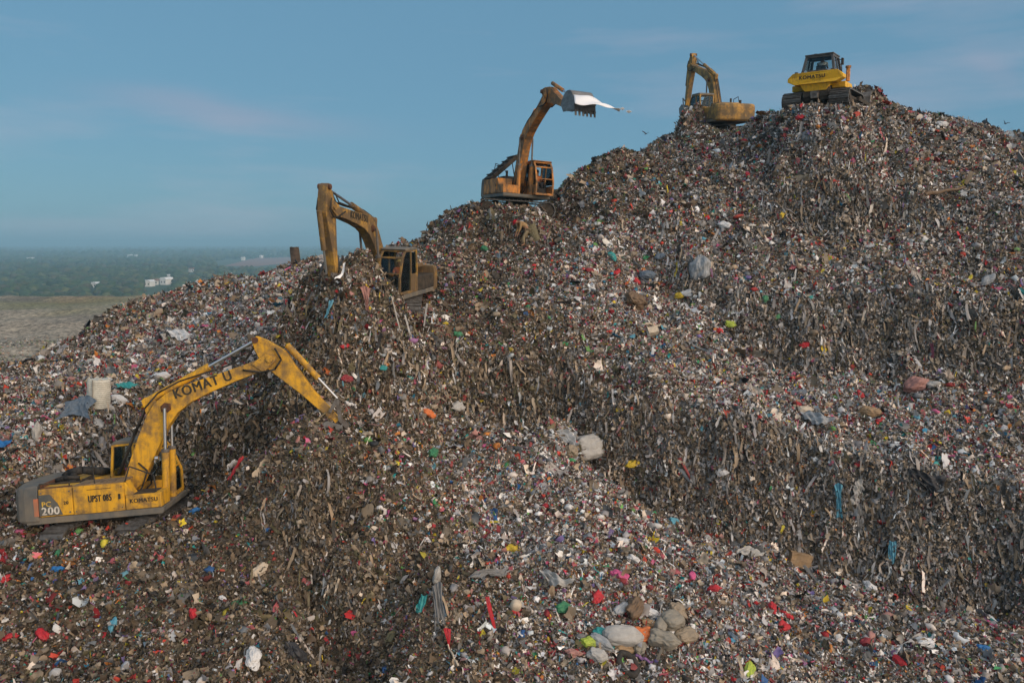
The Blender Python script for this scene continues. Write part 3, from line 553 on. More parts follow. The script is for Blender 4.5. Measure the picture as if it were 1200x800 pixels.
# ================================================================= machines
def arc(cx, cy, r, a0, a1, n): return [(cx + r * math.cos(R(a0 + (a1 - a0) * i / n)), cy + r * math.sin(R(a0 + (a1 - a0) * i / n))) for i in range(n + 1)]
def track_loop(L_, h, n):
    """n positions and directions round a stadium of length L_ and height h; x, z, angle"""
    r = h / 2; s = L_ - h; per = 2 * s + 2 * math.pi * r; out_ = []
    for i in range(n):
        d = per * i / n
        if d < s: out_.append((-s / 2 + d, 2 * r, 0))
        elif d < s + math.pi * r: a = (d - s) / r; out_.append((s / 2 + r * math.sin(a), r + r * math.cos(a), -a))
        elif d < 2 * s + math.pi * r: out_.append((s / 2 - (d - s - math.pi * r), 0, math.pi))
        else: a = (d - 2 * s - math.pi * r) / r; out_.append((-s / 2 - r * math.sin(a), r - r * math.cos(a), math.pi - a))
    return out_
def make_track(parent, y0, y1, L_, h, n, lugs=1):
    tk = MB(); sp = (2 * (L_ - h) + math.pi * h) / n
    for x, z, a in track_loop(L_, h, n):
        c, s_ = math.cos(a), math.sin(a)
        def q(u, v): return (x + c * u - s_ * v, z + s_ * u + c * v)
        for (u0, u1, v0, v1) in ((-.47 * sp, .47 * sp, -.05, 0), (-.42 * sp, -.30 * sp, 0, .055)) + (((.02 * sp, .12 * sp, 0, .04),) if lugs > 1 else ()):
            A = [q(u0, v0), q(u1, v0), q(u1, v1), q(u0, v1)]; tk.prism(A, y0, y1)
    o = tk.build('track', M['track'], parent)
    ym = (y0 + y1) / 2; fr = MB(); fr.box(-L_ * .33, L_ * .33, y0 + .1, y1 - .1, h * .3, h * .68); fr.build('track_frame', M['muddy'], o, .03)
    for nm, x in (('idler', L_ / 2 - h / 2), ('sprocket', -L_ / 2 + h / 2)):
        m_ = MB(); m_.cyl((x, y0 + .06, h / 2), (x, y1 - .06, h / 2), h * .40, n=20); m_.cyl((x, y0 + .02, h / 2), (x, y1 - .02, h / 2), h * .16, n=12); m_.build(nm, M['muddy'], o, .02)
    for i in range(6):
        x = -L_ * .30 + L_ * .6 * i / 5; m_ = MB(); m_.cyl((x, y0 + .08, .17), (x, y1 - .08, .17), .11, n=12); m_.build('roller', M['muddy'], o)
    return o
def make_cab(root, P, x0, dark, front_open=False):
    """cab on the left side; x0 shifts it along the deck"""
    y0, y1 = .33, 1.35; prof = [(x0 + .0, 1.28), (x0 + .0, 2.15), (x0 + .08, 2.95), (x0 + 1.22, 2.98), (x0 + 1.48, 2.72), (x0 + 1.78, 1.95), (x0 + 1.78, 1.28)]
    cab = MB(); cab.box(x0, x0 + 1.78, y0, y1, 1.26, 1.36)
    for y in (y0, y1):                       # side pillars, door frame, sill
        yy = y + (.035 if y == y0 else -.035)
        for a, b_ in zip(prof, prof[1:]): cab.bar((a[0], yy, a[1]), (b_[0], yy, b_[1]), .09, .075)
        cab.bar((x0 + .62, yy, 1.3), (x0 + .66, yy, 2.95), .075, .07); cab.bar((x0, yy, 1.98), (x0 + .64, yy, 1.98), .06, .06)
    for (x, z) in (prof[1], prof[2], prof[3], prof[4], prof[6]): cab.bar((x, y0, z), (x, y1, z), .075, .075)
    cab.bar((x0 + 1.71, y0, 2.1), (x0 + 1.71, y1, 2.1), .05, .05)
    o = cab.build('cab', PY[P], root, .012)
    rf = MB(); rf.prism([(x0 + .02, 2.97), (x0 + 1.28, 3.0), (x0 + 1.34, 3.06), (x0 + 1.1, 3.1), (x0 + .12, 3.08)], y0 - .02, y1 + .02); rf.build('cab_roof', M['greybody'] if dark else PY[P], o, .02)
    # lower panels
    lp = MB()
    if P != 'b': lp.box(x0 + .66, x0 + 1.74, y1 - .05, y1 - .01, 1.36, 1.78)
    else: gg = MB(); gg.box(x0 + .68, x0 + 1.72, y1 - .05, y1 - .04, 1.38, 1.78); gg.build('lower_door_window', M['glass'], o)
    lp.box(x0 + .03, x0 + .6, y1 - .05, y1 - .01, 1.36, 1.95); lp.box(x0 + .03, x0 + 1.74, y0 + .01, y0 + .05, 1.36, 1.78)
    lp.build('door_panel', PY[P], o, .008)
    rp_ = MB(); rp_.box(x0 + .02, x0 + .06, y0 + .05, y1 - .05, 1.36, 2.1); rp_.build('rear_panel', PY[P], o)
    for nm, pts in (('side_window', [(x0 + .7, 1.8), (x0 + 1.7, 1.8), (x0 + 1.72, 1.97), (x0 + 1.43, 2.7), (x0 + 1.2, 2.92), (x0 + .7, 2.92)]), ('rear_side_window', [(x0 + .05, 2.02), (x0 + .6, 2.02), (x0 + .6, 2.9), (x0 + .12, 2.9)])):
        for y in (y0 + .03, y1 - .035): m_ = MB(); m_.prism(pts, y, y + .006); m_.build(nm, M['glass'], o)
    m_ = MB(); m_.box(x0 + .03, x0 + .036, y0 + .08, y1 - .08, 2.2, 2.88); m_.build('rear_window', M['glass'], o)
    if not front_open:
        m_ = MB(); m_.hexa([(x0 + 1.69, y0 + .06, 2.13), (x0 + 1.70, y0 + .06, 2.13), (x0 + 1.70, y1 - .06, 2.13), (x0 + 1.69, y1 - .06, 2.13)], [(x0 + 1.47, y0 + .06, 2.7), (x0 + 1.48, y0 + .06, 2.7), (x0 + 1.48, y1 - .06, 2.7), (x0 + 1.47, y1 - .06, 2.7)]); m_.build('windscreen', M['glass'], o)
        m_ = MB(); m_.box(x0 + 1.765, x0 + 1.772, y0 + .06, y1 - .06, 1.36, 1.92); m_.build('lower_windscreen', M['glass'], o)
    st = MB(); st.box(x0 + .42, x0 + .95, .58, 1.1, 1.55, 1.72); st.box(x0 + .36, x0 + .5, .6, 1.08, 1.7, 2.3); st.box(x0 + .45, x0 + .9, .65, 1.03, 1.36, 1.56); st.box(x0 + .38, x0 + .48, .7, .98, 2.32, 2.52); st.build('driver_seat', M['seat'], o, .03)
    cn = MB(); cn.box(x0 + .5, x0 + 1.0, .42, .56, 1.5, 1.86); cn.box(x0 + .5, x0 + 1.0, 1.12, 1.24, 1.5, 1.86); cn.cyl((x0 + 1.0, .49, 1.85), (x0 + 1.06, .49, 2.02), .02); cn.cyl((x0 + 1.0, 1.18, 1.85), (x0 + 1.06, 1.18, 2.02), .02)
    cn.box(x0 + 1.3, x0 + 1.38, .6, 1.08, 1.4, 1.62); cn.build('control_console', M['black'], o, .01)
    return o
M['bucketsteel'] = noisy('scoured_bucket_steel', (.2, .2, .2), (.085, .075, .065), 2.2, .5, spec=.5, bump=.25, stretch=(1, 1, 2))
def bucket_mesh(root, T, a, P, wd=1.15, curl=0):
    """digging bucket hung on the arm tip at T; a = direction from the pin along the bucket's floor"""
    def q(u, v): return (T[0] + math.cos(a) * u - math.sin(a) * v, T[2] + math.sin(a) * u + math.cos(a) * v)
    back = [(-.05, .12), (.12, .25), (.32, .34), (.55, .365), (.78, .33), (.98, .22), (1.13, .06), (1.22, -.14), (1.265, -.36), (1.27, -.6), (1.2, -.95)]; inner = [(u - .05 * (u > .6), v - .05) for u, v in back]
    yc = T[1]; b_ = MB()
    for i in range(len(back) - 1):
        b_.prism([q(*back[i]), q(*back[i + 1]), q(inner[i + 1][0], inner[i + 1][1]), q(inner[i][0], inner[i][1])], yc - wd / 2, yc + wd / 2)
    side = back + [(.1, -.35)]
    for y in (yc - wd / 2 - .002, yc + wd / 2 - .028): b_.prism([q(*s_) for s_ in side], y, y + .03)
    o = b_.build('bucket', M['bucketsteel'], root, .006)
    for k in range(6):
        y = yc - wd / 2 + .06 + (wd - .12) * k / 5; m_ = MB(); m_.prism([q(1.235, -.9), q(1.17, -.9), q(1.13, -1.2), q(1.15, -1.21)], y - .045, y + .045); m_.build('tooth', M['steel'], o)
    for v0 in (-.30, -.62): m_ = MB(); m_.prism([q(1.275, v0), q(1.30, v0), q(1.29, v0 - .07), q(1.27, v0 - .07)], yc - wd / 2 - .01, yc + wd / 2 + .01); m_.build('wear_strip', M['steel'], o)
    for y in (yc - wd / 2 - .03, yc + wd / 2): m_ = MB(); m_.prism([q(1.2, -.95), q(1.05, -.98), q(.55, -.62), q(.62, -.52)], y, y + .03); m_.build('side_cutter', M['steel'], o)
    ea = MB()
    for y in (-.2, .15): ea.prism([q(-.16, -.06), q(-.1, .3), q(.35, .42), q(.4, .3), q(.1, -.1)], yc + y, yc + y + .05)
    ea.build('mounting_ear', M['steel'], o)
    return o
def make_digger(P, loc, rot, beta, alpha, label, cab_dx=0.0, track_yaw=0.0, bucket_ang=-150, text=None, hood_up=False, grey_cw=True, front_open=False, bay=False):
    root = empty('excavator', loc, (R(rot[0]), R(rot[1]), R(rot[2]))); tag(root, label, 'excavator', 'tracked excavators working the waste hill')
    # undercarriage
    uc = empty('undercarriage'); uc.parent = root; uc.rotation_euler = (0, 0, R(track_yaw))
    for y0, y1 in ((.75, 1.45), (-1.45, -.75)): make_track(uc, y0, y1, 4.1, .9, 44)
    m_ = MB(); m_.hexa([(-.9, -.8, .4), (.9, -.8, .4), (.9, .8, .4), (-.9, .8, .4)], [(-.55, -.6, .9), (.55, -.6, .9), (.55, .6, .9), (-.55, .6, .9)]); m_.cyl((0, 0, .88), (0, 0, 1.06), .62, n=24); m_.build('turntable', M['muddy'], uc, .02)
    # deck
    m_ = MB(); m_.prism([(-2.3, 1.06), (1.38, 1.06), (1.42, 1.12), (1.42, 1.25), (-2.3, 1.25)], -1.33, 1.33); m_.build('deck', M['greybody'], root, .02)
    # counterweight: rounded rear, as a lofted block
    outl = [(-1.95, -1.36), (-2.3, -1.36), (-2.48, -1.31), (-2.6, -1.16), (-2.7, -.8), (-2.76, -.4), (-2.78, 0), (-2.76, .4), (-2.7, .8), (-2.6, 1.16), (-2.48, 1.31), (-2.3, 1.36), (-1.95, 1.36)]
    m_ = MB(); lv = [(1.08, .93), (1.18, 1.0), (1.9, 1.0), (2.1, .97), (2.16, .9)]; n = len(outl)
    for z, k in lv: m_.v += [(-1.6 + (x + 1.6) * k if x < -1.95 else x, y * (k if abs(y) < 1.36 else .5 + .5 * k), z) for x, y in outl]
    for j in range(len(lv) - 1): m_.f += [[j * n + i, j * n + (i + 1) % n, (j + 1) * n + (i + 1) % n, (j + 1) * n + i] for i in range(n)]
    m_.f += [list(range(n))[::-1], [len(lv[:-1]) * n + i for i in range(n)]]
    cw = m_.build('counterweight', M['greybody'] if grey_cw else PY[P], root, .02)
    # right side boxes
    m_ = MB(); m_.box(-1.93, -1.02, -1.35, -.62, 1.26, 2.06)
    m_.build('rear_side_panel', PY[P], root, .03)
    if P == 'a':
        m_ = MB(); m_.prism([(-1.92, 1.3), (-1.92, 1.9), (-1.62, 1.9), (-1.42, 1.62), (-1.3, 1.3)], -1.362, -1.355); d_ = m_.build('decal', M['decal'], root)
        lettering('PC', M['letter_y'], d_, (-1.72, -1.368, 1.62), (1, 0, 0), (0, 0, 1), .2, .03); lettering('200', M['letter_w'], d_, (-1.62, -1.368, 1.42), (1, 0, 0), (0, 0, 1), .30, .03)
        m_ = MB(); m_.box(-2.06, -1.94, -1.364, -1.30, 1.3, 1.8); m_.build('tail_lamp_panel', M['redpaint'], root)
        lettering('20', M['letter'], root, (-1.2, -1.356, 1.62), (1, 0, 0), (0, 0, 1), .13, .03)
    door = MB(); door.box(-1.0, .38, -1.355, -.5, 1.26, 2.06); door.box(-.98, .36, -1.366, -1.354, 1.3, 2.02)
    dr = door.build('side_door', PY[P], root, .012)
    m_ = MB(); m_.box(.22, .28, -1.385, -1.36, 1.6, 1.75); m_.build('handle', M['black'], dr)
    if P == 'a':
        lettering('UPST 085', M['letter'], dr, (-.28, -1.371, 1.66), (1, 0, 0), (0, 0, 1), .27, .02, width=.62)
        m_ = MB(); m_.box(-.62, .02, -1.371, -1.367, 1.93, 1.945); m_.build('pinstripe', M['letter'], dr)
    gr = MB(); gr.box(-.98, .36, -1.3, -.45, 2.061, 2.085)
    for k in range(7): gr.box(-.9 + k * .17, -.82 + k * .17, -1.2, -.55, 2.085, 2.1)
    gr.build('grating', M['muddy'] if P != 'a' else M['tanplate'], dr)
    st = MB(); st.box(.4, 1.38, -1.35, -.5, 1.26, 1.68); st.prism([(.38, 1.68), (.62, 1.68), (.42, 2.06), (.38, 2.06)], -1.35, -.9)
    so_ = st.build('front_step_box', PY[P], root, .02)
    if P in 'a': lettering('KOMATSU', M['letter'], so_, (.9, -1.354, 1.5), (1, 0, 0), (0, 0, 1), .17, .015, width=.75)
    m_ = MB(); m_.box(.5, 1.2, -1.3, -.6, 1.682, 1.70); m_.build('step_tread', M['muddy'], so_)
    # left rear box and engine housing
    m_ = MB(); m_.box(-1.93, cab_dx - .06, .36, 1.35, 1.26, 1.85 if P == 'b' else 2.02); m_.build('left_rear_housing', M['muddy'] if P == 'b' else PY[P], root, .03)
    if bay:
        m_ = MB(); m_.box(-1.95, -1.05, -.6, -.54, 1.26, 2.1); m_.box(-1.07, -1.02, -.6, .36, 1.26, 2.12); m_.box(-1.95, -1.05, -.55, .36, 1.26, 1.5); m_.build('engine_bay', M['muddy'], root)
        m_ = MB(); m_.box(-1.8, -1.2, -.45, .2, 1.5, 1.98); m_.cyl((-1.75, -.2, 2.03), (-1.25, -.2, 2.05), .13); m_.cyl((-1.5, .1, 2.0), (-1.5, .1, 2.25), .09); m_.cyl((-1.35, -.42, 1.9), (-1.35, -.42, 2.12), .1); m_.build('engine', M['black'], root, .03)
        m_ = MB(); m_.bar((-1.93, -1.2, 2.1), (-1.93, .2, 2.1), .07, .12); m_.bar((-1.9, -1.25, 2.06), (-1.05, -1.25, 2.07), .05, .05); m_.build('bay_rim', M['rustbar'], root)
        m_ = MB(); m_.tube([(-1.9, .5, 2.12), (-1.7, .3, 2.24), (-1.3, .25, 2.3), (-1.05, .4, 2.22), (-.8, .9, 2.1)], .12, 8); m_.build('folded_engine_cover', M['black'], root, smooth=True); m_ = MB(); m_.tube([(-1.9, -.2, 2.1), (-1.6, -.35, 2.2), (-1.2, -.3, 2.16)], .07, 6); m_.build('engine_hose', M['black'], root, smooth=True)
        m_ = MB(); m_.cyl((-.45, -1.2, 2.05), (-.50, -1.2, 2.85), .018); m_.build('aerial', M['black'], root)
    else:
        m_ = MB(); m_.box(-1.93, -.45, -.62, .36, 1.26, 2.12); m_.prism([(-1.9, 2.12), (-.6, 2.12), (-.7, 2.3), (-1.8, 2.3)], -.55, .9); m_.build('engine_hood', PY[P] if not hood_up else M['muddy'], root, .04)
        m_ = MB(); m_.cyl((-1.1, -.3, 2.28), (-1.1, -.3, 2.62), .065, n=12); m_.build('exhaust_pipe', M['muddy'], root)
    if hood_up:
        m_ = MB(); m_.hexa([(-1.95, -1.36, 2.14), (-.75, -1.36, 2.14), (-.75, -1.2, 2.0), (-1.95, -1.2, 2.0)], [(-1.95, .12, 3.52), (-.75, .12, 3.52), (-.75, .2, 3.30), (-1.95, .2, 3.30)]); h_ = m_.build('raised_engine_hood', M['muddy'], root, .02)
        for k in range(5): m_ = MB(); t_ = .12 + .19 * k; m_.bar((-1.9, -1.38 + 1.5 * t_, 2.2 + 1.38 * t_), (-.8, -1.38 + 1.5 * t_, 2.2 + 1.38 * t_), .07, .05); m_.build('stiffener', M['muddy'], h_)
        m_ = MB(); m_.bar((-.8, .1, 2.1), (-.8, -.15, 3.1), .04); m_.bar((-.8, -.2, 2.1), (-.8, -.6, 2.7), .03); m_.build('hood_stay', M['black'], h_)
    if P == 'a':
        for x in (-1.85, -1.1, -.93, .31):
            for z in (1.35, 1.95): m_ = MB(); m_.cyl((x, -1.375, z), (x, -1.352, z), .022, n=8); m_.build('bolt', M['steel'], root)
        m_ = MB(); m_.tube([(-1.9, -1.3, 2.08), (-1.9, -1.3, 2.2), (-1.1, -1.3, 2.2), (-1.1, -1.3, 2.08)], .018); m_.build('grab_rail', M['muddy'], root)
    # work lamp on the boom, drooping grease hoses at the foot
    m_ = MB(); m_.cyl((1.0, -.36, 2.55), (1.1, -.36, 2.55), .07, n=12); m_.box(.98, 1.02, -.42, -.3, 2.44, 2.5); m_.build('work_lamp', M['chrome'], root)
    m_ = MB(); m_.tube([(.35, -.3, 1.35), (.6, -.42, 1.75), (.75, -.36, 2.2), (.5, -.33, 2.45)], .025, 6); m_.build('foot_hose', M['black'], root, smooth=True)
    m_ = MB(); m_.tube([(.30, .15, 1.35), (.65, .25, 1.7), (.7, .18, 2.15), (.5, .14, 2.4)], .025, 6); m_.build('foot_hose', M['black'], root, smooth=True)
    # handrails and mirror
    m_ = MB(); m_.tube([(.35, -1.28, 2.08), (.35, -1.28, 2.75), (-.25, -1.28, 2.85), (-.55, -1.28, 2.1)], .022) if P in 'cd' else m_.tube([(.4, -1.3, 2.05), (.55, -1.3, 2.5), (1.2, -1.3, 2.2), (1.25, -1.3, 1.7)], .02); m_.build('handrail', M['black'], root)
    if P == 'd': m_ = MB(); m_.box(-.62, -.5, -1.34, -1.2, 2.1, 2.6); m_.build('mirror', M['black'], root, .01)
    cab = make_cab(root, P, cab_dx, P in 'abd', front_open)
    # boom -------------------------------------------------
    F = (.1, -.08, 1.7); b = R(beta); cb, sb = math.cos(b), math.sin(b)
    def B(u, v): return (F[0] + cb * u - sb * v, F[2] + sb * u + cb * v)
    T = B(5.7, 0); a = R(alpha); ca, sa = math.cos(a), math.sin(a)
    def A(u, v): return (T[0] + ca * u - sa * v, T[1] + sa * u + ca * v)
    top = [(-.16, .12), (.3, .36), (1.3, .91), (1.9, 1.21), (2.3, 1.33), (2.75, 1.32), (3.3, 1.15), (4.4, .66), (5.5, .20), (5.82, .14)]
    bot = [(5.86, -.1), (5.5, -.2), (4.6, .16), (3.7, .47), (3.1, .63), (2.6, .66), (2.1, .53), (1.2, .14), (.4, -.2), (-.1, -.2)]
    yc = F[1]; m_ = MB(); m_.prism([B(*p) for p in top + bot], yc - .21, yc + .21)
    boom = m_.build('boom', PY[P], root, .015)
    m_ = MB()
    for y in (yc - .235, yc + .215): m_.prism([B(*p) for p in [(2.3, 1.0), (2.42, .86), (2.56, .86), (2.66, 1.0), (2.56, 1.14), (2.4, 1.14)]], y, y + .02)
    m_.cyl((B(2.48, 1.0)[0], yc - .29, B(2.48, 1.0)[1]), (B(2.48, 1.0)[0], yc + .29, B(2.48, 1.0)[1]), .11, n=14); m_.build('boom_pin', M['rustbar'], boom)
    m_ = MB(); m_.prism([B(*p) for p in [(5.2, .26), (5.3, -.18), (5.85, -.16), (5.92, .05), (5.8, .2)]], yc - .26, yc + .26); m_.cyl((T[0], yc - .32, T[1]), (T[0], yc + .32, T[1]), .1, n=14); m_.build('boom_nose', PY[P], boom, .01)
    hs = MB()
    for y in (-.12, -.04, .08): hs.tube([(B(u, v)[0], yc + y, B(u, v)[1]) for u, v in ((.1, .5), (1.2, 1.05), (2.0, 1.42), (2.6, 1.5), (3.3, 1.33), (4.5, .78), (5.2, .5), (5.6, .62))], .025, 6)
    hs.build('hydraulic_hoses', M['black'], boom, smooth=True)
    for y in (yc - .26, yc + .26):
        hs = MB(); hs.tube([(B(u, v)[0], y, B(u, v)[1]) for u, v in ((4.9, .3), (5.25, -.12), (5.6, -.34), (5.95, -.25), (6.05, .15))], .03, 6); hs.build('hose_loop', M['black'], boom, smooth=True)
    if text:
        d1 = B(5, 0); d0 = B(4, .44); dx = (d1[0] - d0[0], 0, d1[1] - d0[1]); up_ = (-(d1[1] - d0[1]), 0, d1[0] - d0[0]); c_ = B(3.72, .77)
        for sd_ in (-1, 1):
            if sd_ == -1: lettering(text, M['letter'], boom, (c_[0], yc - .214, c_[1]), dx, up_, .42, .014, width=1.75 if P == 'a' else 1.5)
            else: lettering(text, M['letter'], boom, (c_[0], yc + .214, c_[1]), [-q for q in dx], up_, .38, .014, width=1.5)
    # boom cylinders
    foot = (1.25, 1.22); pin = B(2.48, 1.0); dl = Vector((pin[0] - foot[0], 0, pin[1] - foot[1])); Ld = dl.length; dl.normalize()
    for y in (yc - .36, yc + .36):
        m_ = MB(); m_.cyl((foot[0], y, foot[1]), (foot[0] + dl.x * 1.55, y, foot[1] + dl.z * 1.55), .105, n=14); cy = m_.build('boom_cylinder', PY[P], root, smooth=False)
        m_ = MB(); m_.cyl((foot[0] + dl.x * 1.5, y, foot[1] + dl.z * 1.5), (pin[0], y, pin[1]), .048, n=10); m_.build('piston_rod', M['chrome'] if P == 'a' else M['steel'], cy)
        m_ = MB(); m_.cyl((foot[0] + dl.x * 1.5, y, foot[1] + dl.z * 1.5), (foot[0] + dl.x * 1.6, y, foot[1] + dl.z * 1.6), .12, n=14); m_.build('gland', M['steel'], cy)
    # arm cylinder
    s0 = B(2.15, 1.55); s1 = A(-.72, .12); dl = Vector((s1[0] - s0[0], 0, s1[1] - s0[1])); Ld = dl.length; dl.normalize(); kb = min(2.1, Ld * .74)
    m_ = MB(); m_.prism([B(*p) for p in [(1.9, 1.25), (2.4, 1.35), (2.22, 1.66), (2.08, 1.66)]], yc - .1, yc + .1); m_.build('cylinder_bracket', PY[P], boom)
    m_ = MB(); m_.cyl((s0[0], yc, s0[1]), (s0[0] + dl.x * kb, yc, s0[1] + dl.z * kb), .115, n=14); cy = m_.build('arm_cylinder', PY[P], root)
    m_ = MB(); m_.cyl((s0[0] + dl.x * kb, yc, s0[1] + dl.z * kb), (s1[0], yc, s1[1]), .052, n=10); m_.build('piston_rod', M['chrome'], cy)
    # arm
    poly = [(-.84, .06), (-.78, .24), (-.45, .37), (.15, .50), (.6, .40), (1.6, .21), (2.85, .10), (2.98, .0), (2.88, -.10), (1.4, -.14), (.3, -.25), (-.1, -.26), (-.5, -.12)]
    m_ = MB(); m_.prism([A(*p) for p in poly], yc - .17, yc + .17); arm = m_.build('arm', PY[P], root, .015)
    m_ = MB(); m_.cyl((s1[0], yc - .24, s1[1]), (s1[0], yc + .24, s1[1]), .1, n=12); m_.build('arm_pin', M['rustbar'], arm)
    c0, c1 = A(.05, .66), A(2.32, .50); dl = Vector((c1[0] - c0[0], 0, c1[1] - c0[1])); Ld = dl.length; dl.normalize(); kb = Ld * .62
    m_ = MB(); m_.cyl((c0[0], yc, c0[1]), (c0[0] + dl.x * kb, yc, c0[1] + dl.z * kb), .095, n=14); cy = m_.build('bucket_cylinder', PY[P] if P != 'd' else M['steel'], root)
    m_ = MB(); m_.cyl((c0[0] + dl.x * kb, yc, c0[1] + dl.z * kb), (c1[0], yc, c1[1]), .042, n=10); m_.build('piston_rod', M['chrome'], cy)
    bt = A(2.9, 0); ba = R(alpha + bucket_ang)
    lk = MB()
    e1 = (bt[0] - math.sin(ba) * .32 + math.cos(ba) * .28, bt[1] + math.cos(ba) * .32 + math.sin(ba) * .28)
    for y in (yc - .22, yc + .19): lk.bar((A(2.45, .05)[0], y, A(2.45, .05)[1]), (c1[0], y, c1[1]), .04, .1); lk.bar((c1[0], y, c1[1]), (e1[0], y, e1[1]), .04, .1)
    lk.build('bucket_link', M['steel'], root)
    bucket_mesh(root, (bt[0], yc, bt[1]), ba, P, 1.05 if P == 'c' else 1.15)
    return root, cab
M['tanplate'] = noisy('dusty_tread_plate', (.26, .18, .1), (.14, .1, .07), 4, .85); M['rustbar'] = noisy('rusty_steel', (.16, .07, .035), (.07, .04, .03), 7, .8)
dig_a, _ = make_digger('a', MACH['a'][0], MACH['a'][1], *POSE['a'], 'nearest bright yellow excavator with lettered boom and no driver in view, lower left', cab_dx=-.5, track_yaw=75, bucket_ang=-80, text='KOMAT U', bay=True)
dig_b, _ = make_digger('b', MACH['b'][0], MACH['b'][1], *POSE['b'], 'grimy ochre excavator digging in a heap, driver visible behind its window', cab_dx=0, track_yaw=20, bucket_ang=-75, text='KOMATSU', grey_cw=False)
dig_c, _ = make_digger('c', MACH['c'][0], MACH['c'][1], *POSE['c'], 'orange brown excavator with raised bucket and open engine hood on the hillside ridge', cab_dx=0, track_yaw=70, bucket_ang=44, hood_up=True, front_open=True)
dig_d, _ = make_digger('d', MACH['d'][0], MACH['d'][1], *POSE['d'], 'rusty excavator seen from behind on the far ridge, left of the bulldozer', cab_dx=0, track_yaw=30, bucket_ang=-60, grey_cw=False)

# ---------------------------------------------------------------- bulldozer
def make_dozer(loc, rot):
    P = 'e'; root = empty('bulldozer', loc, tuple(R(a) for a in rot)); tag(root, 'clean yellow bulldozer seen from behind on the summit of the waste hill', 'bulldozer')
    for y0, y1 in ((.72, 1.72), (-1.72, -.72)): make_track(root, y0, y1, 3.7, 1.0, 34, 2)
    m_ = MB(); m_.prism([(-1.55, .45), (-1.7, .7), (-1.7, 1.35), (.9, 1.35), (1.8, 1.1), (1.8, .5)], -.66, .66); m_.build('belly', M['muddy'], root, .04)
    m_ = MB(); m_.hexa([(-1.74, -.55, 1.0), (-1.5, -.55, 1.0), (-1.5, .55, 1.0), (-1.74, .55, 1.0)], [(-1.86, -.8, 1.42), (-1.5, -.8, 1.42), (-1.5, .8, 1.42), (-1.86, .8, 1.42)]); m_.build('rear_housing', PY[P], root, .02)
    m_ = MB(); m_.box(-1.76, -1.73, -.2, .25, .78, 1.0); m_.cyl((-1.95, 0, .72), (-1.6, 0, .72), .12); m_.box(-1.95, -1.7, -.18, .18, .55, .85); m_.build('tow_hitch', M['steel'], root, .01)
    # fuel tank with chamfered flanks
    t_ = [(-1.05, 1.40), (1.05, 1.40), (1.42, 1.62), (1.42, 1.82), (1.12, 2.08), (-1.12, 2.08), (-1.42, 1.82), (-1.42, 1.62)]; n = len(t_); m_ = MB()
    m_.v = [(-2.0 + .10 * (abs(y) > 1.2), y, z) for y, z in t_] + [(-1.25, y, z) for y, z in t_]; m_.f = [list(range(n)), list(range(2 * n - 1, n - 1, -1))] + [(i, i + n, (i + 1) % n + n, (i + 1) % n) for i in range(n)]
    tk = m_.build('fuel_tank', PY[P], root, .03)
    lettering('KOMATSU', M['letter'], tk, (-2.008, .12, 1.78), (0, -1, 0), (0, 0, 1), .3, .02, width=1.3)
    m_ = MB(); m_.cyl((-1.75, 1.0, 2.06), (-1.75, 1.0, 2.18), .09); m_.build('tank_cap', M['black'], tk)
    # fenders, hood
    for s_ in (-1, 1):
        m_ = MB(); y0, y1 = sorted((.7 * s_, 1.38 * s_)); m_.prism([(-1.15, 1.15), (-1.15, 1.5), (.3, 1.5), (.5, 1.3), (.5, 1.15)], y0, y1); m_.build('fender', PY[P], root, .03)
    m_ = MB(); m_.prism([(.1, 1.2), (.1, 2.0), (1.7, 1.85), (1.85, 1.7), (1.85, .8), (.1, .8)], -.52, .52); hd = m_.build('engine_hood', PY[P], root, .03)
    m_ = MB(); m_.box(1.855, 1.87, -.4, .4, .9, 1.65); m_.build('grille', M['black'], hd)
    m_ = MB(); m_.cyl((.95, -.25, 1.9), (.95, -.25, 2.65), .07); m_.cyl((.95, -.25, 2.6), (.9, -.25, 2.75), .075); m_.build('exhaust_pipe', M['rustbar'], root)
    m_ = MB(); m_.cyl((.35, -1.15, 1.7), (.35, -1.15, 2.55), .11); m_.cyl((.12, -1.15, 1.7), (.12, -1.15, 2.3), .05); m_.cyl((.35, -1.15, 2.5), (.35, -1.15, 2.62), .15); m_.build('air_cleaner', PY['c'], root, .01)
    # cab
    lo = [(-1.35, -.82), (.35, -.82), (.35, .82), (-1.35, .82)]; hi = [(-1.12, -.66), (.1, -.66), (.1, .66), (-1.12, .66)]; z0, z1 = 2.06, 3.12
    cb = MB()
    for i in range(4):
        cb.bar((*lo[i], z0), (*hi[i], z1), .12, .12); j = (i + 1) % 4; cb.bar((*lo[i], z0 + .1), (*lo[j], z0 + .1), .1, .22); cb.bar((*hi[i], z1 - .02), (*hi[j], z1 - .02), .1, .12)
    cb.bar((-.4, -.82, z0), (-.45, -.66, z1), .07); cb.bar((-.4, .82, z0), (-.45, .66, z1), .07)
    cab = cb.build('cab', M['cabgrey'], root, .01)
    m_ = MB(); m_.box(-1.22, .2, -.74, .74, z1 + .03, z1 + .12); m_.build('cab_roof', M['cabgrey'], cab, .03)
    m_ = MB(); m_.box(-.9, -.75, .2, .35, z1 + .12, z1 + .2); m_.box(-.5, -.3, -.3, .0, z1 + .12, z1 + .18); m_.build('beacon', M['black'], cab, .01)
    m_ = MB(); m_.box(-1.34, .3, -.78, .78, z0 - .05, z0); m_.build('cab_floor', M['black'], cab)
    def pane(nm, a, b_, c, d_, off): m_ = MB(); o = Vector(off); m_.hexa([Vector(a), Vector(b_), Vector(c), Vector(d_)], [Vector(a) + o, Vector(b_) + o, Vector(c) + o, Vector(d_) + o]); m_.build(nm, M['glass'], cab)
    zz0, zz1 = z0 + .22, z1 - .1
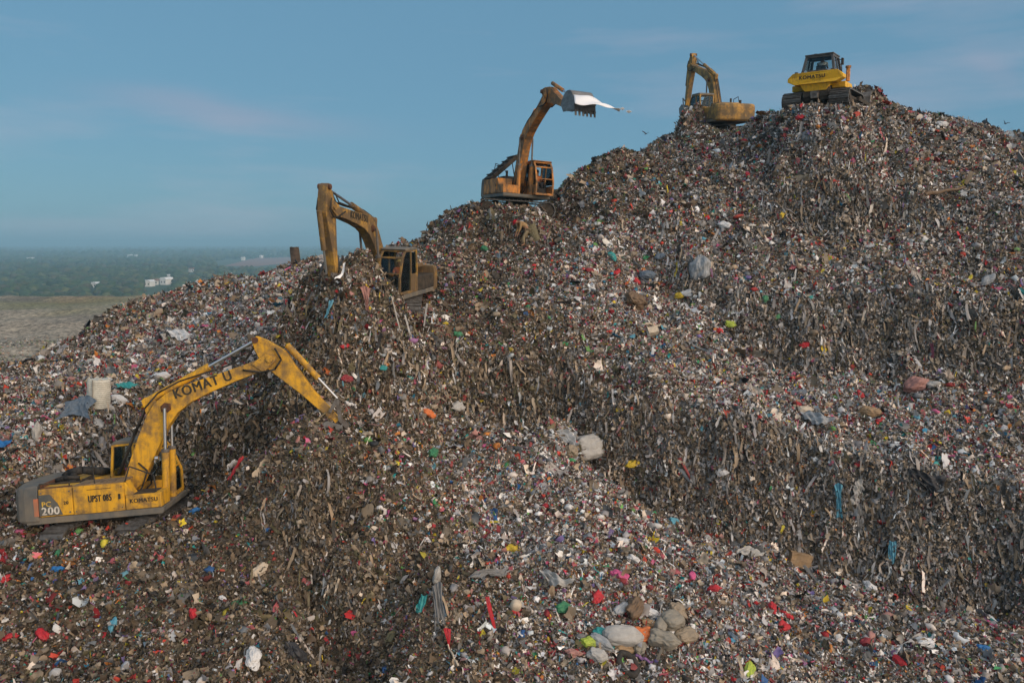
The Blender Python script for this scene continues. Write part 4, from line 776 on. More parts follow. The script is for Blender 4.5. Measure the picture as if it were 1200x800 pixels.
    pane('rear_window', (-1.3, -.7, zz0), (-1.3, .7, zz0), (-1.13, .6, zz1), (-1.13, -.6, zz1), (.006, 0, 0))
    pane('windscreen', (.3, -.7, zz0), (.3, .7, zz0), (.12, .6, zz1), (.12, -.6, zz1), (.006, 0, 0))
    for s_ in (-1, 1): pane('side_window', (-1.25, .79 * s_, zz0), (.27, .79 * s_, zz0), (.1, .68 * s_, zz1), (-1.08, .68 * s_, zz1), (0, .006, 0))
    for y in (-.6, .6): m_ = MB(); m_.cyl((-1.5, y, 2.2), (-1.4, y, 2.2), .075); m_.build('work_lamp', M['chrome'], cab)
    m_ = MB(); m_.box(-.75, -.25, -.25, .25, 2.06, 2.35); m_.box(-.8, -.68, -.25, .25, 2.3, 2.62); m_.build('driver_seat', M['seat'], cab, .03)
    m_ = MB(); m_.box(-.35, -.1, -1.02, -.92, 2.62, 3.0); m_.bar((-.2, -.95, 2.9), (-.2, -.68, 3.0), .04); m_.build('mirror', M['black'], cab, .01)
    m_ = MB(); m_.tube([(-1.0, -1.05, 1.8), (-1.0, -1.0, 2.55), (-.5, -1.0, 2.55), (-.5, -1.05, 1.8)], .02); m_.build('handrail', M['black'], root)
    root.scale = (1, 1, .88)
    # blade
    bp = [(2.75, .08), (2.62, .3), (2.56, .65), (2.62, 1.0), (2.78, 1.3), (2.74, 1.32), (2.5, 1.02), (2.44, .65), (2.5, .25), (2.68, .04)]
    m_ = MB(); m_.prism(bp, -1.9, 1.9); bl = m_.build('blade', M['steel'], root)
    for s_ in (-1, 1):
        m_ = MB(); m_.bar((-.2, 1.82 * s_, .5), (2.5, 1.82 * s_, .45), .16, .2); m_.build('push_arm', M['muddy'], root)
        m_ = MB(); m_.cyl((1.6, .4 * s_, 1.75), (2.5, .5 * s_, 1.0), .07); m_.build('lift_cylinder', M['steel'], root)
    return root
M['cabgrey'] = noisy('dark_cab_frame', (.05, .055, .06), (.10, .10, .10), 3, .6)
make_dozer(MACH['e'][0], MACH['e'][1])

# ================================================================= people
def skin_body(name, joints, edges, m, parent, lv=1, root_i=0):
    me = bpy.data.meshes.new(name); me.from_pydata([j[0] for j in joints], edges, []); me.update()
    o = link_mesh(name, me, m, parent)
    sk = o.modifiers.new('skin', 'SKIN'); sk.use_smooth_shade = True
    for v, j in zip(me.skin_vertices[0].data, joints): v.radius = j[1] if isinstance(j[1], tuple) else (j[1], j[1])
    me.skin_vertices[0].data[root_i].use_root = True
    ss = o.modifiers.new('sub', 'SUBSURF'); ss.levels = ss.render_levels = lv
    return o
def person(label, loc, rotz, pose, shirt, trousers, hat, hat_kind='cap', group=None):
    root = empty('person', loc, (0, 0, R(rotz))); tag(root, label, 'person', group)
    J, E = [], []
    def add(p, r, par=None):
        J.append((p, r)); 
        if par is not None: E.append((par, len(J) - 1))
        return len(J) - 1
    if pose == 'sit':      # origin at the seat, facing +x
        pel = add((0, 0, .10), .135); ch = add((.02, 0, .34), (.13, .15), pel); sh = add((.04, 0, .50), (.12, .16), ch); nk = add((.06, 0, .60), .055, sh); hd = add((.08, 0, .71), .095, nk); tp = add((.075, 0, .80), .085, hd)
        legs = []
        for s_ in (-1, 1):
            k = add((.44, .12 * s_, .12), .075, add((.12, .10 * s_, .10), .095, pel)); f_ = add((.50, .12 * s_, -.30), .05, k); legs.append((k, add((.66, .12 * s_, -.33), .04, f_)))
            e = add((.13, .24 * s_, .24), .045, add((.05, .19 * s_, .48), .065, sh)); wv = add((.38, .22 * s_, .26), .032, e); hn = add((.45, .215 * s_, .27), .034, wv)
            for q in range(4): t1 = add((.50, (.24 - .02 * q) * s_, .275 - .002 * q), .0095, hn); add((.525, (.238 - .02 * q) * s_, .25), .008, t1)
            t1 = add((.46, .175 * s_, .285), .011, hn); add((.49, .165 * s_, .27), .009, t1)
        face = Vector((.17, 0, .73)); hc = Vector((.08, 0, .75)); fdir = Vector((1, 0, 0))
        sj = [((0, 0, .12), .15), ((.02, 0, .34), (.15, .17)), ((.04, 0, .51), (.135, .18)), ((.055, 0, .57), .075)]; se = [(0, 1), (1, 2), (2, 3)]
        for s_ in (-1, 1): n = len(sj); sj += [((.05, .20 * s_, .48), .08), ((.12, .245 * s_, .30), .062)]; se += [(2, n), (n, n + 1)]
        tj = [((0, 0, .09), .145)]; te = []
        for s_ in (-1, 1): n = len(tj); tj += [((.14, .11 * s_, .11), .108), ((.44, .12 * s_, .12), .088), ((.5, .12 * s_, -.22), .066)]; te += [(0, n), (n, n + 1), (n + 1, n + 2)]
    else:                  # bending forward, origin at the feet, facing +x
        pel = add((-.12, 0, .86), .14); ch = add((.12, 0, 1.08), (.14, .15), pel); sh = add((.30, 0, 1.20), (.12, .16), ch); nk = add((.41, 0, 1.22), .055, sh); hd = add((.51, 0, 1.19), .095, nk); tp = add((.60, 0, 1.17), .085, hd)
        for s_ in (-1, 1):
            k = add((.06 + .1 * s_, .13 * s_, .46), .07, add((-.10, .11 * s_, .80), .09, pel)); f_ = add((-.04 + .16 * s_, .13 * s_, .08), .048, k); add((.13 + .16 * s_, .14 * s_, .03), .04, f_)
            e = add((.34, .24 * s_, .88), .045, add((.31, .19 * s_, 1.17), .062, sh)); wv = add((.46, .20 * s_, .62), .032, e); hn = add((.48, .19 * s_, .54), .033, wv)
            for q in range(4): t1 = add((.505 + .0 * q, (.22 - .02 * q) * s_, .48), .0095, hn); add((.50, (.22 - .02 * q) * s_, .44 + .004 * q), .008, t1)
            t1 = add((.51, .15 * s_, .52), .011, hn); add((.53, .145 * s_, .485), .009, t1)
        hc = Vector((.54, 0, 1.19)); fdir = Vector((.55, 0, -.83))
        sj = [((-.10, 0, .90), .155), ((.12, 0, 1.09), (.155, .17)), ((.30, 0, 1.20), (.135, .18)), ((.38, 0, 1.225), .075)]; se = [(0, 1), (1, 2), (2, 3)]
        for s_ in (-1, 1): n = len(sj); sj += [((.31, .20 * s_, 1.16), .078), ((.345, .25 * s_, .90), .06), ((.44, .21 * s_, .68), .048)]; se += [(2, n), (n, n + 1), (n + 1, n + 2)]
        tj = [((-.12, 0, .86), .152)]; te = []
        for s_ in (-1, 1): n = len(tj); tj += [((-.09, .115 * s_, .78), .105), ((.06 + .1 * s_, .13 * s_, .46), .085), ((-.04 + .16 * s_, .13 * s_, .14), .068)]; te += [(0, n), (n, n + 1), (n + 1, n + 2)]
    skin_body('body', J, E, M['skin'], root)
    skin_body('shirt', sj, se, shirt, root); skin_body('trousers', tj, te, trousers, root)
    side = Vector((0, 1, 0)); upv = side.cross(fdir) * -1
    if upv.z < 0: upv = -upv
    fa = MB()
    for s_ in (-1, 1):
        p = hc + fdir * .088 + side * .034 * s_ + upv * -.005; fa.cyl(p, p + fdir * .012, .012, n=8)
    fa.build('eyes', M['black'], root)
    fa = MB(); p = hc + fdir * .085 + upv * -.03; fa.hexa([p + side * .014 - upv * .02, p - side * .014 - upv * .02, p - side * .014 - upv * .02 + fdir * .025, p + side * .014 - upv * .02 + fdir * .025], [p + side * .006 + upv * .03, p - side * .006 + upv * .03, p - side * .005 + upv * .03 + fdir * .006, p + side * .005 + upv * .03 + fdir * .006]); fa.build('nose', M['skin'], root)
    fa = MB(); p = hc + fdir * .085 - upv * .065; fa.hexa([p + side * .026, p - side * .026, p - side * .026 + fdir * .008, p + side * .026 + fdir * .008], [p + side * .024 + upv * .012, p - side * .024 + upv * .012, p - side * .024 + upv * .012 + fdir * .01, p + side * .024 + upv * .012 + fdir * .01]); fa.build('mouth', mat('lips', (.2, .07, .06), .6), root)
    for s_ in (-1, 1): m_ = MB(); p = hc + side * .088 * s_ - upv * .005; m_.cyl(p - fdir * .012, p + fdir * .014, .024, n=8); m_.build('ear', M['skin'], root)
    # cap
    me = bpy.data.meshes.new('hat'); bm = bmesh.new(); bmesh.ops.create_uvsphere(bm, u_segments=16, v_segments=8, radius=.118)
    bmesh.ops.delete(bm, geom=[v for v in bm.verts if v.co.z < -.01], context='VERTS')
    mt = Matrix((( *[fdir.x, side.x, upv.x], 0), (*[fdir.y, side.y, upv.y], 0), (*[fdir.z, side.z, upv.z], 0), (0, 0, 0, 1))); bm.transform(Matrix.Translation(hc + upv * .03) @ mt); bm.to_mesh(me); bm.free()
    h_ = link_mesh('hat', me, hat, root, True); sol = h_.modifiers.new('s', 'SOLIDIFY'); sol.thickness = .012
    br = MB(); n = 16; c_ = hc + upv * .03
    pts = [c_ + fdir * ((.19 if (math.cos(2 * math.pi * i / n) > .2) else .115) if hat_kind == 'cap' else .2) * math.cos(2 * math.pi * i / n) + side * (.118 if hat_kind == 'cap' else .2) * math.sin(2 * math.pi * i / n) for i in range(n)]
    br.add(pts + [p + upv * .01 for p in pts], [list(range(n)), list(range(n, 2 * n))[::-1]] + [(i, (i + 1) % n, (i + 1) % n + n, i + n) for i in range(n)]); br.build('brim', hat, h_)
    return root
M['orange'] = noisy('orange_workwear', (.75, .2, .06), (.55, .16, .07), 9, .85); M['tanshirt'] = noisy('tan_shirt', (.38, .25, .12), (.26, .17, .09), 8, .9)
M['trouser'] = noisy('dark_trousers', (.03, .032, .04), (.06, .055, .05), 8, .9); M['khaki'] = noisy('khaki_trousers', (.3, .24, .15), (.2, .16, .1), 8, .9)
M['redcloth'] = noisy('red_headscarf', (.55, .02, .03), (.35, .02, .03), 9, .85); M['yellowhat'] = mat('straw_cap', (.5, .36, .16), .8); M['blackcap'] = mat('dark_cap', (.03, .03, .04), .8)
def seat_point(k, cab_dx=0):
    loc, rot = MACH[k]; m3 = Euler([R(a) for a in rot]).to_matrix(); return Vector(loc) + m3 @ Vector((cab_dx + .62, .84, 1.72)), rot[2]
sp, rz = seat_point('b'); person('driver in orange top and straw coloured cap inside the grimy ochre excavator', sp, rz, 'sit', M['orange'], M['trouser'], M['yellowhat'])
sp, rz = seat_point('c'); person('driver in bright orange top in the open cab of the ridge excavator', sp + Vector((0, 0, .04)), rz, 'sit', M['orange'], M['trouser'], M['blackcap'])
m3 = Euler([R(a) for a in MACH['e'][1]]).to_matrix()
person('driver with pale shirt inside the bulldozer cab on the summit', Vector(MACH['e'][0]) + m3 @ Vector((-.5, 0, 1.98)), 55, 'sit', noisy('pale_shirt', (.6, .6, .58), (.45, .45, .45), 5, .9), M['trouser'], M['blackcap'])
q, n = ground_at(616, 288)
person('waste picker with red headscarf and tan shirt bending over the litter', q + Vector((0, 0, -.04)), 195, 'bend', M['tanshirt'], M['khaki'], M['redcloth'], 'scarf')
# picker's tall basket, leaning in the litter behind the picker
def basket(label, q, tilt, yaw, h, r0, r1, m):
    bm = bmesh.new(); n = 20; rings = []
    for j in range(13):
        t_ = j / 12; r_ = (r0 + (r1 - r0) * t_) * (1 + .025 * (j % 2)); rings.append([bm.verts.new((r_ * math.cos(2 * math.pi * i / n) * (1 + .02 * ((i + j) % 2)), r_ * math.sin(2 * math.pi * i / n) * (1 + .02 * ((i + j) % 2)), h * t_)) for i in range(n)])
    for a, b_ in zip(rings, rings[1:]):
        for i in range(n): bm.faces.new((a[i], a[(i + 1) % n], b_[(i + 1) % n], b_[i]))
    bm.faces.new(rings[0][::-1]); me = bpy.data.meshes.new('basket'); bm.to_mesh(me); bm.free()
    rt = empty('basket', q, (0, R(tilt), R(yaw))); tag(rt, label, 'basket'); o = link_mesh('woven_body', me, m, rt); s_ = o.modifiers.new('s', 'SOLIDIFY'); s_.thickness = .02
    m_ = MB(); m_.tube([(r1 * 1.03 * math.cos(2 * math.pi * i / 20), r1 * 1.03 * math.sin(2 * math.pi * i / 20), h) for i in range(21)], .022); m_.build('rim', m, rt)
    return rt
M['wicker'] = noisy('woven_bamboo', (.2, .18, .11), (.1, .09, .06), 12, .9, stretch=(1, 1, 4))
q, n = ground_at(629, 281); basket('tall grey green woven basket leaning beside the bending waste picker', q - Vector((0, 0, .1)), -28, 0, .85, .2, .34, M['wicker'])

# ================================================================= single pieces lying on the mound
cmats = {}
def cm(key, c, rough=.6):
    if key not in cmats: cmats[key] = noisy(key, tuple(c), tuple(x * .62 + .03 for x in c), 5, rough, .3, .7, bump=.35)
    return cmats[key]
COL = dict(white=(.68, .68, .68), pale=(.42, .41, .39), cream=(.6, .5, .38), grey=(.2, .2, .2), palegrey=(.32, .34, .36), dark=(.03, .03, .035), tan=(.3, .24, .17), sack=(.27, .245, .2), brown=(.16, .10, .055), red=(.5, .02, .03), darkred=(.25, .02, .03),
           pink=(.6, .1, .25), orange=(.65, .17, .04), yellow=(.68, .48, .04), lime=(.4, .5, .06), green=(.04, .2, .09), teal=(.03, .3, .3), blue=(.02, .16, .42), skyblue=(.1, .33, .45), slate=(.1, .14, .19), purple=(.25, .13, .32), card=(.33, .22, .12), pinkcloth=(.4, .2, .17))
def orient(n, yaw):
    z = Vector(n).normalized(); x = Vector((math.cos(yaw), math.sin(yaw), 0)); x = (x - z * x.dot(z)).normalized(); y = z.cross(x); return Matrix((x, y, z)).transposed()
def sack(name, label, cat, px, py, size, col, sq=(1, .6, .42), yaw=0, seed=1, sharp=.13, upright=False, group=None, lift=.85, ear=True):
    """a filled or crumpled bag: pillow shape, creases, a gathered neck"""
    q, n = ground_at(px, py); r = random.Random(seed); bm = bmesh.new(); bmesh.ops.create_icosphere(bm, subdivisions=5, radius=1)
    from mathutils import noise
    for v in bm.verts:
        c = v.co; e = 3.2 if cat == 'sack' else 2.5; k = (abs(c.x) ** e + abs(c.y) ** e + abs(c.z) ** e) ** (-1 / e); c = c * k
        d = noise.noise(c * 1.1 + Vector((seed * 3.1, 0, 0))) * 2.6 - abs(noise.noise(Vector((c.x * 1.6, c.y * 2.8, c.z * 2.8)) + Vector((0, seed * 1.7, 0)))) * 2.0 + noise.noise(c * 4 + Vector((seed, 0, 0))) * .5 - abs(noise.noise(Vector((c.x * 3, c.y * 8, c.z * 8)) + Vector((0, 0, seed)))) * .5
        c = c * (1 + sharp * d)
        if ear and c.x > .6: t_ = (c.x - .6) / .4; c = Vector((c.x + .12 * t_, c.y * (1 - .45 * t_), c.z * (1 - .4 * t_)))
        v.co = c
    a, b_, c_ = size / 2, size / 2 * sq[1] / sq[0], size / 2 * sq[2] / sq[0]
    if upright: mt = Matrix.Translation(q + Vector((0, 0, a * .85))) @ Matrix.Rotation(yaw, 4, 'Z') @ Matrix.Rotation(-math.pi / 2 + .12, 4, 'Y')
    else: mt = Matrix.Translation(q + n * c_ * lift) @ orient(n, yaw).to_4x4()
    bm.transform(Matrix.Diagonal((a, b_, c_, 1))); me = bpy.data.meshes.new(name); bm.to_mesh(me); bm.free()
    o = link_mesh(name, me, cm('bag_' + col, COL[col], .5), None, True); o.matrix_world = mt; return tag(o, label, cat, group)
def cloth(name, label, cat, px, py, w_, l_, col, hang=False, yaw=0., seed=1, group=None, n_=22, crump=.15):
    """draped sheet: a wrinkled grid laid over the litter or hanging down the slope"""
    q, n = ground_at(px, py); rr = np.random.default_rng(seed); down = Vector((0, 0, -1)); d = (down - n * down.dot(n)); d = d.normalized() if d.length > .05 else Vector((0, -1, 0))
    yv = (d + Vector((0, 0, -.8))).normalized() if hang else (Matrix.Rotation(yaw, 3, n) @ d).normalized(); xv = yv.cross(n).normalized(); nn = xv.cross(yv)
    if nn.dot(n) < 0: nn = -nn
    co = []; jx = rr.uniform(-.2, .2, 2)
    for j in range(n_):
        for i in range(n_):
            u = i / (n_ - 1) - .5; v = j / (n_ - 1) - .5; wv = w_ * (1 + .35 * math.sin(3.1 * v + seed) - (.4 * (v + .5) if hang else 0))
            h = crump * (.5 * math.sin(u * 9 + seed + v * 3) + .5 * math.sin(u * 19 + v * 7 + 2 * seed) + .35 * math.sin(v * 16 + u * 6 + seed)) * min(w_, .6) + .022 * rr.normal() * w_
            co.append(q + xv * (u * wv + jx[0] * v * w_) + yv * (v * l_ + .12 * w_ * math.sin(5 * u + seed)) + nn * (.17 + h + .04))
    fs = [(j * n_ + i, j * n_ + i + 1, (j + 1) * n_ + i + 1, (j + 1) * n_ + i) for j in range(n_ - 1) for i in range(n_ - 1)]
    me = bpy.data.meshes.new(name); me.from_pydata([tuple(c) for c in co], [], fs); me.update(); o = link_mesh(name, me, cm('film_' + col, COL[col], .5), None, True)
    s_ = o.modifiers.new('s', 'SOLIDIFY'); s_.thickness = .012; ss = o.modifiers.new('b', 'SUBSURF'); ss.levels = ss.render_levels = 1
    return tag(o, label, cat, group)
def crate(name, label, cat, px, py, dims, col, yaw=0, tilt=0, group=None):
    q, n = ground_at(px, py); m_ = MB(); x, y, z = dims; m_.box(-x / 2, x / 2, -y / 2, y / 2, -z / 2, z / 2); o = m_.build(name, cm('board_' + col, COL[col], .8), None, .01)
    bm = bmesh.new(); bm.from_mesh(o.data); bmesh.ops.subdivide_edges(bm, edges=bm.edges, cuts=3, use_grid_fill=True)
    for v in bm.verts: v.co += Vector((random.gauss(0, .013), random.gauss(0, .013), random.gauss(0, .013)))
    bm.to_mesh(o.data); bm.free(); o.matrix_world = Matrix.Translation(q + n * z * .55) @ orient(n, yaw).to_4x4() @ Matrix.Rotation(tilt, 4, 'X'); return tag(o, label, cat, group)
def stick(name, label, cat, pa, pb, r_, col, lift=.1, sag=0):
    a, _ = ground_at(*pa); b_, _ = ground_at(*pb); k = 7; pts = []
    for i in range(k):
        t_ = i / (k - 1); p = a.lerp(b_, t_); p.z = max(p.z, hz(p.x, p.y)) + lift + .04 * math.sin(i * 2.3); pts.append(p)
    m_ = MB()
    for i in range(k - 1): m_.cyl(pts[i], pts[i + 1], r_ * (1 - .08 * i), r_ * (1 - .08 * (i + 1)), 8)
    return tag(m_.build(name, cm('bar_' + col, COL[col]), None), label, cat)
S, K = sack, cloth
# jumbo bag: ribbed white woven cylinder
def bulk_bag(px, py):
    q, n = ground_at(px, py); bm = bmesh.new(); nseg, nr = 28, 30; rings = []
    from mathutils import noise
    for j in range(nr):
        t_ = j / (nr - 1); ring = []
        for i in range(nseg):
            a = 2 * math.pi * i / nseg; r_ = .37 * (1 + .035 * (j % 2) + .06 * math.sin(3 * t_ + 1) - .10 * max(0, t_ - .93) / .07) + .03 * noise.noise(Vector((math.cos(a) * 1.5, math.sin(a) * 1.5, t_ * 3)))
            ring.append(bm.verts.new((r_ * math.cos(a), r_ * math.sin(a) * .9, 1.0 * t_ + .02 * math.sin(2 * a))))
        rings.append(ring)
    for a, b_ in zip(rings, rings[1:]):
        for i in range(nseg): bm.faces.new((a[i], a[(i + 1) % nseg], b_[(i + 1) % nseg], b_[i]))
    bm.faces.new(rings[0][::-1]); bm.faces.new(rings[-1]); me = bpy.data.meshes.new('side_wall'); bm.to_mesh(me); bm.free()
    rt = empty('bulk_bag', q - Vector((0, 0, .06)), (R(-3), R(3), 0)); tag(rt, 'tall ribbed off white bulk bag standing upright above the nearest excavator', 'bag')
    link_mesh('woven_wall', me, cm('woven_white', (.62, .6, .52)), rt)
    m_ = MB(); m_.tube([(-.02, -.36, .05), (-.01, -.38, .5), (-.03, -.36, 1.0)], .02); m_.build('strap', cm('strap', (.3, .28, .24)), rt)
    for i in range(4): a = i * 1.57 + .6; m_ = MB(); m_.tube([(.34 * math.cos(a - .2), .3 * math.sin(a - .2), .98), (.3 * math.cos(a), .26 * math.sin(a), 1.05), (.34 * math.cos(a + .2), .3 * math.sin(a + .2), .98)], .02); m_.build('lifting_loop', cm('woven_white', (.6, .6, .5)), rt)
bulk_bag(115, 475)
S('plastic_bag', 'knotted white plastic bag right of the upright bulk bag', 'bag', 139, 470, .55, 'white', seed=2); S('plastic_bag', 'small bluish white bag at the foot of the bulk bag', 'bag', 127, 480, .45, 'pale', seed=3)
K('plastic_sheet', 'turquoise plastic sheet just behind the knotted white bag', 'sheet', 147, 458, .7, .35, 'teal', seed=4, crump=.06)
K('tarpaulin', 'dark grey tarpaulin lying left of the bulk bag foot', 'tarpaulin', 92, 484, 1.2, .8, 'slate', seed=5, crump=.06)
S('plastic_bag', 'dirty white bag on the slope behind the nearest excavator tail', 'bag', 44, 514, .6, 'pale', seed=6, upright=True); S('plastic_bag', 'bright red bag high on the slope left of the white bag', 'bag', 24, 502, .3, 'red', seed=7)
K('plastic_sheet', 'blue plastic sheet at the left picture edge', 'sheet', 4, 524, .7, .35, 'blue', seed=8, crump=.06)
K('plastic_sheet', 'white plastic sheet on the slope above the lettered boom', 'sheet', 214, 396, 1.1, .6, 'white', seed=9); S('plastic_bag', 'white bag behind the bend of the lettered boom', 'bag', 190, 443, .6, 'white', seed=10)
stick('log', 'pale weathered log on the edge of the mound at far left', 'log', (58, 399), (86, 384), .16, 'tan', .12)
S('plastic_bag', 'orange bag on the left ridge below the upright stump', 'bag', 297, 325, .42, 'orange', seed=11); S('plastic_bag', 'pale blue bag beside the orange bag on the left ridge', 'bag', 284, 329, .4, 'palegrey', seed=12); K('cloth', 'dark red cloth on the ridge right of the orange bag', 'cloth', 312, 322, .9, .4, 'darkred', seed=13)
S('sack', 'big grey white sack slumped at the left end of the long wall', 'sack', 683, 530, 1.35, 'pale', (1, .75, .62), .5, 14, .09); S('sack', 'tan round sack against the big grey white sack', 'sack', 667, 532, .5, 'tan', (1, .9, .7), .2, 15); K('plastic_sheet', 'pale blue film behind the tan round sack', 'sheet', 663, 517, .8, .6, 'palegrey', seed=16)
S('plastic_bag', 'yellow bag right below the big grey white sack', 'bag', 741, 549, .55, 'yellow', seed=17, sharp=.2); S('plastic_bag', 'yellow bag hanging high on the wall above the sack', 'bag', 726, 483, .35, 'yellow', seed=18)
S('plastic_bag', 'large translucent grey bag on the middle terrace', 'bag', 820, 328, 1.15, 'palegrey', (1, .8, .6), .9, 19, .13, True); S('plastic_bag', 'small white bag below the large translucent grey bag', 'bag', 806, 347, .6, 'white', seed=20); S('plastic_bag', 'yellow bag left below the translucent grey bag', 'bag', 797, 348, .5, 'yellow', seed=21)
crate('foam_box', 'cream foam box lying on the terrace left of centre right', 'box', 764, 391, (.45, .35, .3), 'cream', .3); S('sack', 'dark brown round sack on the middle terrace', 'sack', 741, 357, 1.0, 'brown', (1, .8, .6), 0, 22); S('plastic_bag', 'dark green bundle above the brown round sack', 'bag', 758, 325, .8, 'slate', seed=23)
S('bundle', 'grey pink bulging bundle at the foot of the upper wall', 'bundle', 1074, 456, .95, 'pinkcloth', (1, .7, .6), 0, 24); S('plastic_bag', 'whitish bag touching the grey pink bundle', 'bag', 1093, 453, .6, 'pale', seed=25)
S('foam_block', 'curved mustard brown foam block on the right terrace', 'foam', 1017, 488, .8, 'card', (1, .5, .6), -.4, 26, .12, ear=False); S('cushion', 'cream cushion on the right terrace', 'cushion', 943, 484, .6, 'cream', (1, .75, .5), 0, 27, .06, ear=False); K('plastic_sheet', 'pale grey film in front of the cream cushion', 'sheet', 957, 495, 1.0, .5, 'palegrey', seed=28)
S('plastic_bag', 'white bag stuck low on the face of the long wall', 'bag', 846, 556, .45, 'white', seed=29); K('cloth', 'long blue cloth hanging down the long wall', 'cloth', 981, 586, .35, 1.2, 'skyblue', True, seed=30); K('plastic_sheet', 'whitish sheet hanging right of the blue cloth', 'sheet', 999, 577, .75, .7, 'pale', True, seed=31); K('plastic_sheet', 'grey torn sheet trailing below the whitish sheet', 'sheet', 1002, 607, .3, 1.0, 'grey', True, seed=32)
K('cloth', 'small blue rag low on the wall', 'cloth', 1045, 648, .22, .8, 'skyblue', True, seed=33); K('tarpaulin', 'black tarpaulin bunched at the wall top on the right', 'tarpaulin', 1088, 568, .9, .8, 'dark', True, seed=34)
crate('cardboard_box', 'brown cardboard box tilted at the foot of the long wall', 'box', 934, 658, (.75, .5, .4), 'card', -.5, .25); crate('mattress_piece', 'grey flat foam slab left of the cardboard box', 'slab', 868, 640, (.95, .6, .12), 'grey', .1); K('plastic_sheet', 'whitish sheet in front of the grey foam slab', 'sheet', 878, 653, 1.0, .45, 'pale', seed=35)
# bag heap at the bottom
hp = 'stuffed sacks heaped at the bottom of the picture'
S('sack', 'longest pale woven sack lying flat in the bottom heap', 'sack', 727, 751, 1.05, 'pale', (1, .5, .42), .05, 36, .05, group=hp)
S('sack', 'grey blue sack left of the pale woven sack', 'sack', 702, 757, .62, 'palegrey', (1, .6, .45), -.5, 37, group=hp); S('sack', 'small pale bag below the grey blue sack', 'sack', 698, 770, .5, 'pale', (1, .7, .5), -.3, 38, group=hp); S('sack', 'yellow green bag at the left end of the heap', 'sack', 688, 757, .4, 'lime', (1, .8, .6), .4, 39, group=hp)
S('sack', 'mustard brown bag under the pale woven sack', 'sack', 729, 764, .62, 'card', (1, .4, .35), .2, 40, group=hp); S('sack', 'smooth grey bottle shaped sack in the heap front', 'sack', 748, 760, .42, 'sack', (1, .7, .6), 1.4, 41, group=hp)
S('plastic_bag', 'bright orange bag in the middle of the sack heap', 'bag', 752, 745, .62, 'orange', seed=42, sharp=.2); S('plastic_bag', 'ochre bag directly above the orange bag', 'bag', 760, 733, .45, 'card', seed=43)
S('sack', 'oval grey sack right of the orange bag, stood on end', 'sack', 772, 737, .6, 'sack', (1, .6, .5), 1.2, 44, .05, group=hp); S('sack', 'big grey brown sack in the heap right side', 'sack', 785, 733, .75, 'sack', (1, .75, .6), .6, 45, .07, group=hp); S('sack', 'brown sack topmost at the right of the heap', 'sack', 790, 720, .6, 'tan', (1, .8, .6), .1, 46, group=hp)
S('sack', 'wide tan sack in the front right of the heap', 'sack', 776, 755, .8, 'sack', (1, .6, .5), -.2, 47, group=hp); S('sack', 'darker tan sack at the right end of the heap', 'sack', 801, 748, .65, 'tan', (1, .7, .5), .3, 48, group=hp); S('plastic_bag', 'small yellow bag on the wide tan sack', 'bag', 785, 751, .3, 'yellow', seed=49, sharp=.2)
S('sack', 'shaggy brown sack standing behind the heap', 'sack', 741, 717, .75, 'brown', (1, .6, .5), 1.1, 50, .16); S('plastic_bag', 'white bag behind the heap, right of the shaggy sack', 'bag', 761, 721, .5, 'white', seed=51); S('plastic_bag', 'white bag farthest right behind the heap', 'bag', 794, 709, .42, 'white', seed=52)
S('plastic_bag', 'turquoise bag left of the pale woven sack', 'bag', 703, 743, .42, 'teal', seed=53); S('bottle_crate', 'green bucket shaped bag above the turquoise bag', 'bag', 659, 716, .4, 'green', (1, .8, .6), .5, 54, .14); S('sack', 'pale grey bag leaning left of the shaggy sack', 'sack', 727, 716, .55, 'palegrey', (1, .5, .4), .9, 55)
stick('pipe', 'purple plastic pipe below the heap', 'pipe', (745, 772), (765, 781), .05, 'purple'); S('cloth', 'salmon pink crumpled cloth left of the heap', 'cloth', 672, 768, .4, 'pinkcloth', seed=56, sharp=.2)
def tyre(px, py, r_):
    q, n = ground_at(px, py); bm = bmesh.new(); nu, nv = 26, 10; vs = [[bm.verts.new(((r_ + .3 * r_ * math.cos(b_)) * math.cos(a), (r_ + .3 * r_ * math.cos(b_)) * math.sin(a), .34 * r_ * math.sin(b_))) for b_ in [2 * math.pi * j / nv for j in range(nv)]] for a in [2 * math.pi * i / nu for i in range(nu)]]
    for i in range(nu):
        for j in range(nv): bm.faces.new((vs[i][j], vs[(i + 1) % nu][j], vs[(i + 1) % nu][(j + 1) % nv], vs[i][(j + 1) % nv]))
    me = bpy.data.meshes.new('tyre'); bm.to_mesh(me); bm.free(); o = link_mesh('tyre', me, M['black'], None, True); o.matrix_world = Matrix.Translation(q + n * .08) @ orient(n, .3).to_4x4(); return tag(o, 'worn black tyre lying below the sack heap', 'tyre')
tyre(733, 780, .3)
S('plastic_bag', 'yellow bag on the colourful bench, mid bottom', 'bag', 600, 646, .5, 'yellow', seed=57, sharp=.22); S('ball', 'cream round ball on the lower bench', 'ball', 603, 714, .3, 'cream', (1, 1, 1), 0, 58, .01, ear=False); K('plastic_sheet', 'whitish clear sheet on the lower bench above the ball', 'sheet', 652, 684, .8, .35, 'pale', seed=59); K('plastic_sheet', 'long grey film strip right of the hanging sheets', 'sheet', 573, 678, 1.1, .22, 'grey', seed=60, crump=.06)
S('plastic_bag', 'pale blue white bag at the brow of the lower slope', 'bag', 512, 684, .5, 'pale', seed=61, upright=True); K('plastic_sheet', 'long grey sheet hanging below the pale blue white bag', 'sheet', 513, 715, .4, 1.2, 'grey', True, seed=62); K('cloth', 'dark blue strip over the long grey hanging sheet', 'cloth', 517, 712, .16, .6, 'slate', True, seed=63); K('cloth', 'teal rag hanging left of the grey sheet', 'cloth', 498, 709, .2, .45, 'teal', True, seed=64)
